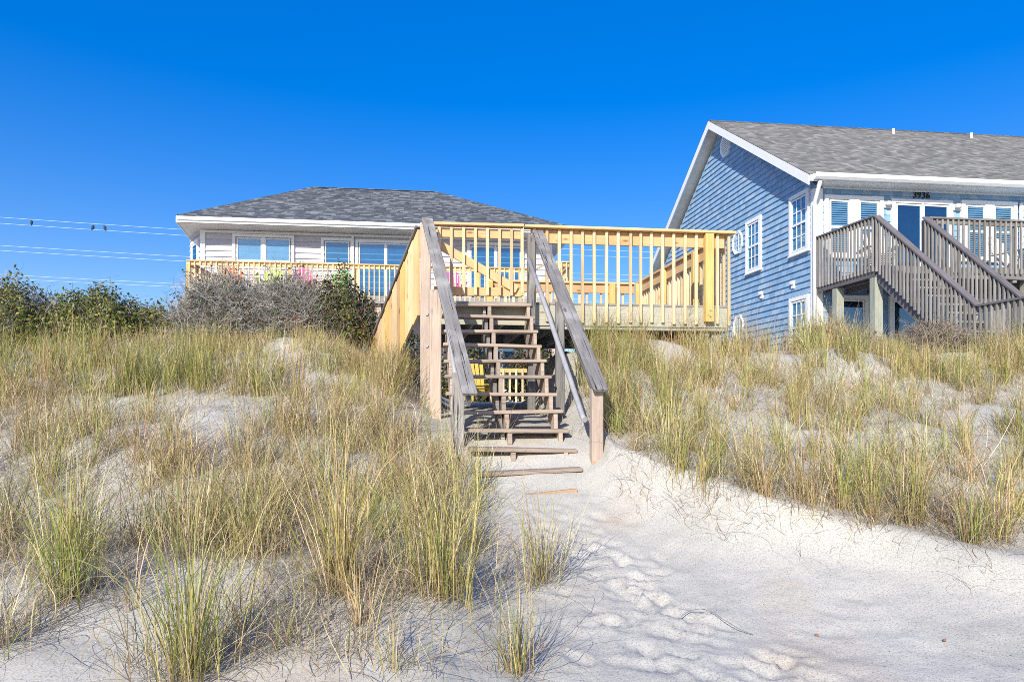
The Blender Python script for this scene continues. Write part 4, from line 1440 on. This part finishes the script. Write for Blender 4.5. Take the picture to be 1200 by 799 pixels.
def grass():
    for (x, y, n, L, sp, style, lab) in CLUMPS:
        ps = [clump_blades(x, y, n, L, sp, style, 8), clump_blades(x, y, n // 3, L * 0.6, sp * 1.5, 'dry', 7, 0.8), curls(x, y, n // 3, 0.6, sp * 1.8), curls(x, y, 14, 1.0, sp * 1.2, 14)]
        V, F, C = merge(ps)
        z0 = h1(x, y)
        V = V - np.array((x, y, z0))
        o = link('grass_clump', arr_mesh('grass_clump', V, F, C, smooth=True), M_GRASS, None, Matrix.Translation((x, y, z0)))
        tag(o, lab, 'grass clump', 'grass clumps on the sand')
    # the rest of the dune grass, nobody could count it
    left, right, crest = [], [], []

    def field(x0, x1, y0, y1, dens, fn):
        m = int((x1 - x0) * (y1 - y0) * dens)
        return [(x, y) for x, y in zip(rng.uniform(x0, x1, m), rng.uniform(y0, y1, m)) if fn(x, y)]
    vis = lambda x, y: abs(x) < 0.80 * y + 0.5
    inpath = lambda x, y: float(path_w(np.array([x]), np.array([y]))[0]) > 0.30
    gap = lambda x, y: float(vnoise(np.array([x * 0.9 + 5]), np.array([y * 1.1 + 2]))[0])
    # left slope
    pick = lambda *o: o[rng.integers(len(o))]
    for x, y in field(-7, 0.3, 3.3, 5.0, 5.5, lambda x, y: vis(x, y) and not inpath(x, y)):
        left.append(clump_blades(x, y, rng.integers(10, 40), rng.uniform(0.30, 0.70), 0.07, 'straw', 6))
        left.append(curls(x, y, rng.integers(16, 44), 0.6, 0.22))
    for x, y in field(-7, -0.1, 4.5, 6.9, 11, lambda x, y: vis(x, y) and not inpath(x, y) and gap(x, y) > -0.20):
        left.append(clump_blades(x, y, rng.integers(25, 85), rng.uniform(0.42, 0.92), 0.06, pick('tall', 'straw', 'straw', 'dry'), 6))
        left.append(curls(x, y, rng.integers(20, 46), 0.55, 0.24))
    for x, y in field(-8, -0.8, 6.7, 8.5, 11, lambda x, y: vis(x, y) and not inpath(x, y) and gap(x, y) > -0.12):
        left.append(clump_blades(x, y, rng.integers(25, 65), rng.uniform(0.36, 0.78), 0.06, pick('tall', 'straw', 'dry', 'straw'), 5))
        left.append(curls(x, y, rng.integers(8, 22), 0.45, 0.2, 7))
    for x, y in field(-9.5, -1.2, 8.3, 10.4, 20, lambda x, y: vis(x, y) and not inpath(x, y) and gap(x * 1.3, y * 1.3) > -0.27 and (y < 9.9 or not -5.9 < x < -2.0 or rng.random() < 0.95)):
        st = pick('stalk', 'lush', 'lush', 'tall', 'stalk') if x < -3.4 else pick('dry', 'stalk', 'straw', 'dry', 'tall')
        if y > 9.6 and -5.9 < x < -2.0:
            crest.append(clump_blades(x, y, rng.integers(35, 60), rng.uniform(0.22, 0.40), 0.09, pick('dry', 'dry', 'stalk'), 4, 1.1))
            continue
        crest.append(clump_blades(x, y, rng.integers(40, 80), rng.uniform(0.30, 0.52) * (1 - 0.3 * (y > 9.9)) * (1.25 + 1.3 * gap(x * 1.7, y * 1.4)), 0.10, st, 4, 1.1))
    for x, y in field(-2.2, -1.25, 9.0, 10.2, 14, lambda x, y: not inpath(x, y)):
        crest.append(clump_blades(x, y, rng.integers(40, 70), rng.uniform(0.28, 0.45), 0.10, pick('tall', 'stalk', 'straw'), 4, 1.1))
    for x, y in field(-5.6, -2.3, 10.0, 11.1, 16, lambda x, y: True):
        crest.append(clump_blades(x, y, rng.integers(30, 55), rng.uniform(0.20, 0.36), 0.10, pick('dry', 'stalk', 'dry'), 4, 1.1))
    # the left shoulder of the path, down past the foot of the stairs
    for x, y in field(-2.6, 0.05, 5.0, 7.4, 14, lambda x, y: x < np.interp(y, [5.0, 5.6, 6.2, 6.6, 7.0, 7.4], [0.0, 0.02, -0.13, -0.36, -0.66, -0.92])):
        left.append(clump_blades(x, y, rng.integers(35, 80), rng.uniform(0.40, 0.80), 0.08, pick('tall', 'straw', 'straw', 'dry'), 6))
        left.append(curls(x, y, rng.integers(14, 34), 0.5, 0.2))
    # right slope
    for x, y in field(0.9, 8.2, 4.6, 9.2, 8.6, lambda x, y: vis(x, y) and not inpath(x, y) and gap(x + 3, y) > -0.17 - 0.12 * (y < 6.5)):
        right.append(clump_blades(x, y, rng.integers(22, 75), rng.uniform(0.30, 0.70), 0.055, pick('tall', 'straw', 'tall', 'dry', 'stalk'), 6))
        right.append(curls(x, y, rng.integers(9, 24), 0.42, 0.18))
    for x, y in field(0.9, 10.5, 8.8, 10.5, 17, lambda x, y: vis(x, y) and not inpath(x, y)):
        crest.append(clump_blades(x, y, rng.integers(40, 75), rng.uniform(0.29, 0.51) * (1.25 + 1.2 * gap(x * 1.7, y * 1.4)), 0.10, pick('stalk', 'tall', 'dry', 'straw'), 4, 1.1))
    pw = lambda x, y: path_w(x, y) < 0.22
    left.append(thatch(10000, -7.5, 0.0, 4.4, 8.8, lambda x, y: pw(x, y) & (np.abs(x) < 0.8 * y + 0.3) & (vnoise(x * 1.3, y * 1.3) > -0.3)))
    left.append(thatch(2600, -4.5, 0.1, 3.2, 4.6, lambda x, y: pw(x, y) & (vnoise(x * 1.6 + 4, y * 1.6) > -0.05), 0.42))
    right.append(thatch(10000, 0.9, 8.0, 4.8, 9.4, lambda x, y: pw(x, y) & (np.abs(x) < 0.8 * y + 0.3) & (vnoise(x * 1.3, y * 1.3) > -0.3)))
    for x, y in field(0.85, 1.9, 7.3, 10.0, 15, lambda x, y: x > np.interp(y, [7.3, 8.2, 9.2, 10], [1.05, 0.98, 0.85, 0.8])):
        right.append(clump_blades(x, y, rng.integers(35, 75), rng.uniform(0.42, 0.78), 0.07, pick('tall', 'lush', 'stalk', 'straw'), 6))
        right.append(curls(x, y, rng.integers(4, 14), 0.4, 0.15))
    # wisps in the hollow below the stairs and along the lip of the bank
    for x, y in field(-1.3, 1.1, 7.1, 9.2, 3.0, lambda x, y: True):
        left.append(clump_blades(x, y, rng.integers(6, 14), rng.uniform(0.25, 0.5), 0.05, 'straw', 6))
        left.append(curls(x, y, rng.integers(3, 8), 0.35, 0.12))
    for t in np.linspace(0, 1, 60):
        x = np.interp(t, [0, 0.35, 0.7, 1], [0.98, 1.6, 2.6, 4.2]) + rng.normal(0, 0.1)
        y = np.interp(t, [0, 0.35, 0.7, 1], [6.15, 5.5, 4.8, 3.95]) + rng.normal(0, 0.1)
        right.append(curls(x, y, rng.integers(3, 11), 0.35, 0.12))
    for name, ps in (('dune_grass', left), ('dune_grass', right), ('crest_grass', crest)):
        V, F, C = merge(ps)
        link(name, arr_mesh(name, V, F, C, smooth=True), M_GRASS, kind='stuff')


grass()


# ------------------------------------------------------------------ shrubs
def twig_arrays(P0, D, L, r0, K, wob, cols):
    """thin three-sided crooked twigs"""
    n = len(P0)
    P = np.zeros((n, K + 1, 3))
    P[:, 0] = P0
    d = D / np.linalg.norm(D, axis=1, keepdims=True)
    for k in range(K):
        d = d + rng.normal(0, wob, (n, 3))
        d /= np.linalg.norm(d, axis=1, keepdims=True)
        P[:, k + 1] = P[:, k] + d * (L / K)[:, None]
    t = np.diff(P, axis=1, append=P[:, -1:] * 2 - P[:, -2:-1])
    t /= np.linalg.norm(t, axis=2, keepdims=True) + 1e-9
    ref = np.array((0.3, 0.5, 0.81))
    a = np.cross(t, ref)
    a /= np.linalg.norm(a, axis=2, keepdims=True) + 1e-9
    b = np.cross(t, a)
    r = r0[:, None] * (1 - 0.75 * np.linspace(0, 1, K + 1)[None])
    ring = []
    for j in range(3):
        an = 2 * math.pi * j / 3
        ring.append(P + (a * math.cos(an) + b * math.sin(an)) * r[..., None])
    V = np.stack(ring, 2).reshape(-1, 3)
    q = []
    for k in range(K):
        for j in range(3):
            q.append((k * 3 + j, k * 3 + (j + 1) % 3, (k + 1) * 3 + (j + 1) % 3, (k + 1) * 3 + j))
    q = np.array(q)
    F = (q[None] + (np.arange(n) * 3 * (K + 1))[:, None, None]).reshape(-1, 4)
    C = np.repeat(cols, 3 * (K + 1), 0)
    return V, F, C


def dome_pts(n, rx, ry, rz, shell):
    d = rng.normal(0, 1, (n, 3))
    d[:, 2] = np.abs(d[:, 2])
    d /= np.linalg.norm(d, axis=1, keepdims=True)
    r = 1 - shell * rng.random(n) ** 1.3
    lump = 1 + 0.22 * np.sin(d[:, 0] * 5 + 1.3 + rx) * np.cos(d[:, 1] * 4 + rz) + 0.14 * np.sin(d[:, 0] * 11 + d[:, 2] * 7)
    return d * (r * lump)[:, None] * np.array((rx, ry, rz)), d


def leaf_arrays(P, N, size, cols):
    n = len(P)
    N = N + rng.normal(0, 0.55, (n, 3))
    N /= np.linalg.norm(N, axis=1, keepdims=True)
    a = np.cross(N, rng.normal(0, 1, (n, 3)))
    a /= np.linalg.norm(a, axis=1, keepdims=True)
    b = np.cross(N, a)
    s = size[:, None]
    pts = [P - a * s, P - b * s * 0.55 - N * s * 0.12, P + a * s, P + b * s * 0.55 - N * s * 0.12, P - a * s * 0.2 + N * s * 0.10]
    V = np.stack(pts, 1).reshape(-1, 3)
    q = np.array([(0, 1, 4), (1, 2, 4), (2, 3, 4), (3, 0, 4)])
    F = (q[None] + (np.arange(n) * 5)[:, None, None]).reshape(-1, 3)
    return V, F, np.repeat(cols, 5, 0)


G_LEAF = np.array([(0.095, 0.135, 0.025), (0.145, 0.17, 0.03), (0.24, 0.235, 0.04), (0.06, 0.09, 0.022), (0.30, 0.265, 0.055), (0.14, 0.10, 0.045)])
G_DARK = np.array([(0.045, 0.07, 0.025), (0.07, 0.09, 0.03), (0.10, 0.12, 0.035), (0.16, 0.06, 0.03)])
T_GREY = np.array([(0.38, 0.35, 0.31), (0.30, 0.275, 0.245), (0.47, 0.435, 0.385), (0.21, 0.19, 0.165)])
T_BROWN = np.array([(0.30, 0.24, 0.18), (0.22, 0.17, 0.13), (0.36, 0.31, 0.25)])


def shrub(name, label, cat, x, y, rx, ry, rz, nleaf, leafpal, ntwig, twigpal, size=0.032, group=None, spiky=0, wob=0.33):
    z0 = h1(x, y) - 0.05
    T = thing(name, label, cat, (x, y, z0), 0, group)
    M = Matrix.Translation((0, 0, z0))
    if ntwig:
        P, d = dome_pts(ntwig, rx, ry, rz, 0.75)
        P = P * 0.80
        D = d * 0.6 + rng.normal(0, 0.75, (ntwig, 3)) + np.array((0, 0, 0.15))
        A = [twig_arrays(P, D, rng.uniform(0.22, 0.60, ntwig) * min(1, rz + 0.1), rng.uniform(0.003, 0.0068, ntwig), 6, wob, twigpal[rng.integers(0, len(twigpal), ntwig)] * rng.uniform(0.8, 1.2, (ntwig, 1)))]
        if spiky:
            P, d = dome_pts(spiky, rx, ry, rz, 0.25)
            A.append(twig_arrays(P, d + np.array((0, 0, 1.2)) + rng.normal(0, 0.3, (spiky, 3)), rng.uniform(0.25, 0.55, spiky), rng.uniform(0.003, 0.006, spiky), 6, 0.25, T_GREY[rng.integers(0, 4, spiky)] * 0.7))
        nb = 22
        A.append(twig_arrays(np.stack([rng.normal(0, rx * 0.2, nb), rng.normal(0, ry * 0.2, nb), np.zeros(nb)], 1), rng.normal(0, 0.7, (nb, 3)) * np.array((rx, ry, 0.3)) + np.array((0, 0, 0.9)),
                             rng.uniform(0.7, 1.0, nb) * rz, rng.uniform(0.012, 0.022, nb), 6, 0.22, T_GREY[rng.integers(0, 4, nb)] * 0.8))
        V, F, C = merge(A)
        link('twig', arr_mesh('twig', V, F, C), M_TWIG, T, M, kind='stuff')
    if nleaf:
        P, d = dome_pts(nleaf, rx, ry, rz, 0.45)
        # leaves gather in sprays
        cl = rng.normal(0, 1, (nleaf // 14 + 1, 3)) * 0.05
        P = P + np.repeat(cl, 14, 0)[:nleaf]
        V, F, C = leaf_arrays(P, d, size * rng.uniform(0.6, 1.25, nleaf), leafpal[rng.integers(0, len(leafpal), nleaf)] * rng.uniform(0.75, 1.25, (nleaf, 1)))
        link('foliage', arr_mesh('foliage', V, F, C), M_LEAF, T, M, kind='stuff')
    return T


shrub('shrub', 'leafy evergreen shrub with grey twigs at the left edge of the dune', 'shrub', -7.7, 10.9, 0.95, 0.8, 0.88, 11000, G_LEAF, 3800, T_GREY, spiky=10)
shrub('shrub', 'domed yellow-green leafy shrub, left of the grey twiggy bush', 'shrub', -6.35, 10.9, 0.95, 0.75, 0.72, 12500, G_LEAF, 1800, T_GREY, spiky=5)
shrub('shrub', 'low green shrub between the leafy dome and the grey twigs', 'shrub', -5.65, 11.2, 0.6, 0.6, 0.42, 3000, G_LEAF, 3000, T_GREY, spiky=5)
shrub('dry_bush', 'bare grey twiggy bush in front of the left end of the balcony', 'bush', -4.55, 11.2, 1.05, 0.85, 1.10, 1500, G_DARK, 11000, T_GREY, spiky=12, wob=0.42)
shrub('dry_bush', 'bare grey twiggy bush under the pink chair, beside the dark leafy one', 'bush', -3.45, 11.2, 0.95, 0.8, 1.06, 1800, G_DARK, 10000, T_GREY, wob=0.42)
shrub('shrub', 'dark leafy bush with reddish leaves at the right end of the grey twigs', 'shrub', -2.75, 11.3, 0.62, 0.65, 1.02, 11000, np.vstack([G_DARK, G_LEAF[2:3]]), 1000, T_GREY, size=0.028)
for i, (x, y, rx, rz, lab) in enumerate(((5.0, 11.0, 0.9, 0.50, 'low brown scrub below the left end of the grey balcony'), (6.7, 11.0, 1.0, 0.55, 'low brown scrub in front of the grey stair'),
                                         (8.2, 10.8, 0.9, 0.55, 'low brown scrub at the right edge, below the grey stair landing'))):
    shrub('dry_bush', lab, 'bush', x, y, rx, 0.5, rz, 300, np.vstack([G_LEAF[:2], G_DARK]), 3200, T_BROWN, size=0.025, wob=0.4)


for x, y, rx, lab in ((-2.85, 18.0, 0.6, 'dark shrub added for shade beyond the boarded railing, under the pale house balcony'), (-1.2, 17.9, 1.0, 'dark shrub added for shade behind the low picket railing, seen between the upper stair treads'), (0.6, 17.6, 1.1, 'dark shrub added for shade under the deck behind the right stair post'),  # shrubs added to darken the gaps under the deck and behind the treads
                      (2.3, 17.4, 1.1, 'dark shrub added for shade in the gap under the middle of the deck'), (4.0, 17.2, 1.0, 'dark shrub added for shade under the right corner of the deck')):
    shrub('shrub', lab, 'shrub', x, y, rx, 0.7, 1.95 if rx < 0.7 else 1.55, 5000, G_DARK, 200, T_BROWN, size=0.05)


# ------------------------------------------------------------------ litter on the sand
def litter():
    z = lambda x, y: h1(x, y)
    P = []
    for t in np.linspace(0, 1, 12):
        x = 1.02 + 0.36 * t
        y = 4.22 + 0.10 * math.sin(t * 5) - 0.12 * t
        P.append((x, y, z(x, y) + 0.012 + 0.03 * math.sin(t * math.pi)))
    # shell bits and coarse grains washed out on the bare sand
    n = 5200
    X = rng.uniform(-2.2, 4.2, n)
    Y = 3.0 + 2.9 * rng.random(n) ** 1.5
    k = (vnoise(X * 1.1 + 3, Y * 1.1 + 8) + 0.25 * (X > 1.2) + rng.normal(0, 0.16, n)) > 0.10
    X, Y = X[k], Y[k]
    n = len(X)
    Z = height_fine(X, Y) + 0.0012
    sz = 0.0016 + 0.0035 * rng.random(n) ** 3
    an = rng.uniform(0, 2 * math.pi, n)
    pts = []
    for q, (rr, zz) in enumerate(((1.0, 0.0), (0.7, 0.3), (1.0, 0.1), (0.8, 0.4))):
        a_ = an + q * math.pi / 2
        pts.append(np.stack([X + np.cos(a_) * sz * rr, Y + np.sin(a_) * sz * rr, Z + sz * zz], 1))
    pts.append(np.stack([X, Y, Z + sz * 0.8], 1))
    V = np.stack(pts, 1).reshape(-1, 3)
    q = np.array([(0, 1, 4), (1, 2, 4), (2, 3, 4), (3, 0, 4)])
    F = (q[None] + (np.arange(n) * 5)[:, None, None]).reshape(-1, 3)
    pal = np.array([(0.20, 0.17, 0.15), (0.12, 0.10, 0.09), (0.50, 0.30, 0.16), (0.42, 0.34, 0.26), (0.72, 0.68, 0.60), (0.34, 0.22, 0.15)])
    C = np.repeat(pal[rng.integers(0, 6, n)] * rng.uniform(0.8, 1.2, (n, 1)), 5, 0)
    link('shell_grit', arr_mesh('shell_grit', V, F, C), M_TWIG, kind='stuff')
    o = link('twig', tube_mesh('twig', P, 0.0022, 6), W_DARKCAP)
    tag(o, 'thin crooked dark twig lying on the sandy path', 'twig')
    M_DRYL = paint('dead_leaf', (0.40, 0.16, 0.06), 0.7, 0.15, 20)
    for x, y, r, lab in ((1.74, 3.99, 0.022, 'small red-brown dead leaf in a footprint right of the path'), (2.36, 3.82, 0.022, 'small orange dead leaf on the sand at lower right'),
                         (0.72, 3.42, 0.018, 'dark scrap of leaf near the bottom edge of the path')):
        V = [(-r, 0, 0.004), (0, -r * 0.5, 0.0), (r, 0, 0.008), (0, r * 0.5, 0.002), (0, 0, 0.010)]
        me = bpy.data.meshes.new('dead_leaf')
        me.from_pydata(V, [], [(0, 1, 4), (1, 2, 4), (2, 3, 4), (3, 0, 4)])
        o = link('dead_leaf', me, M_DRYL, None, Matrix.Translation((x, y, z(x, y) + 0.006)) @ Matrix.Rotation(x * 3, 4, 'Z'))
        tag(o, lab, 'leaf')


litter()
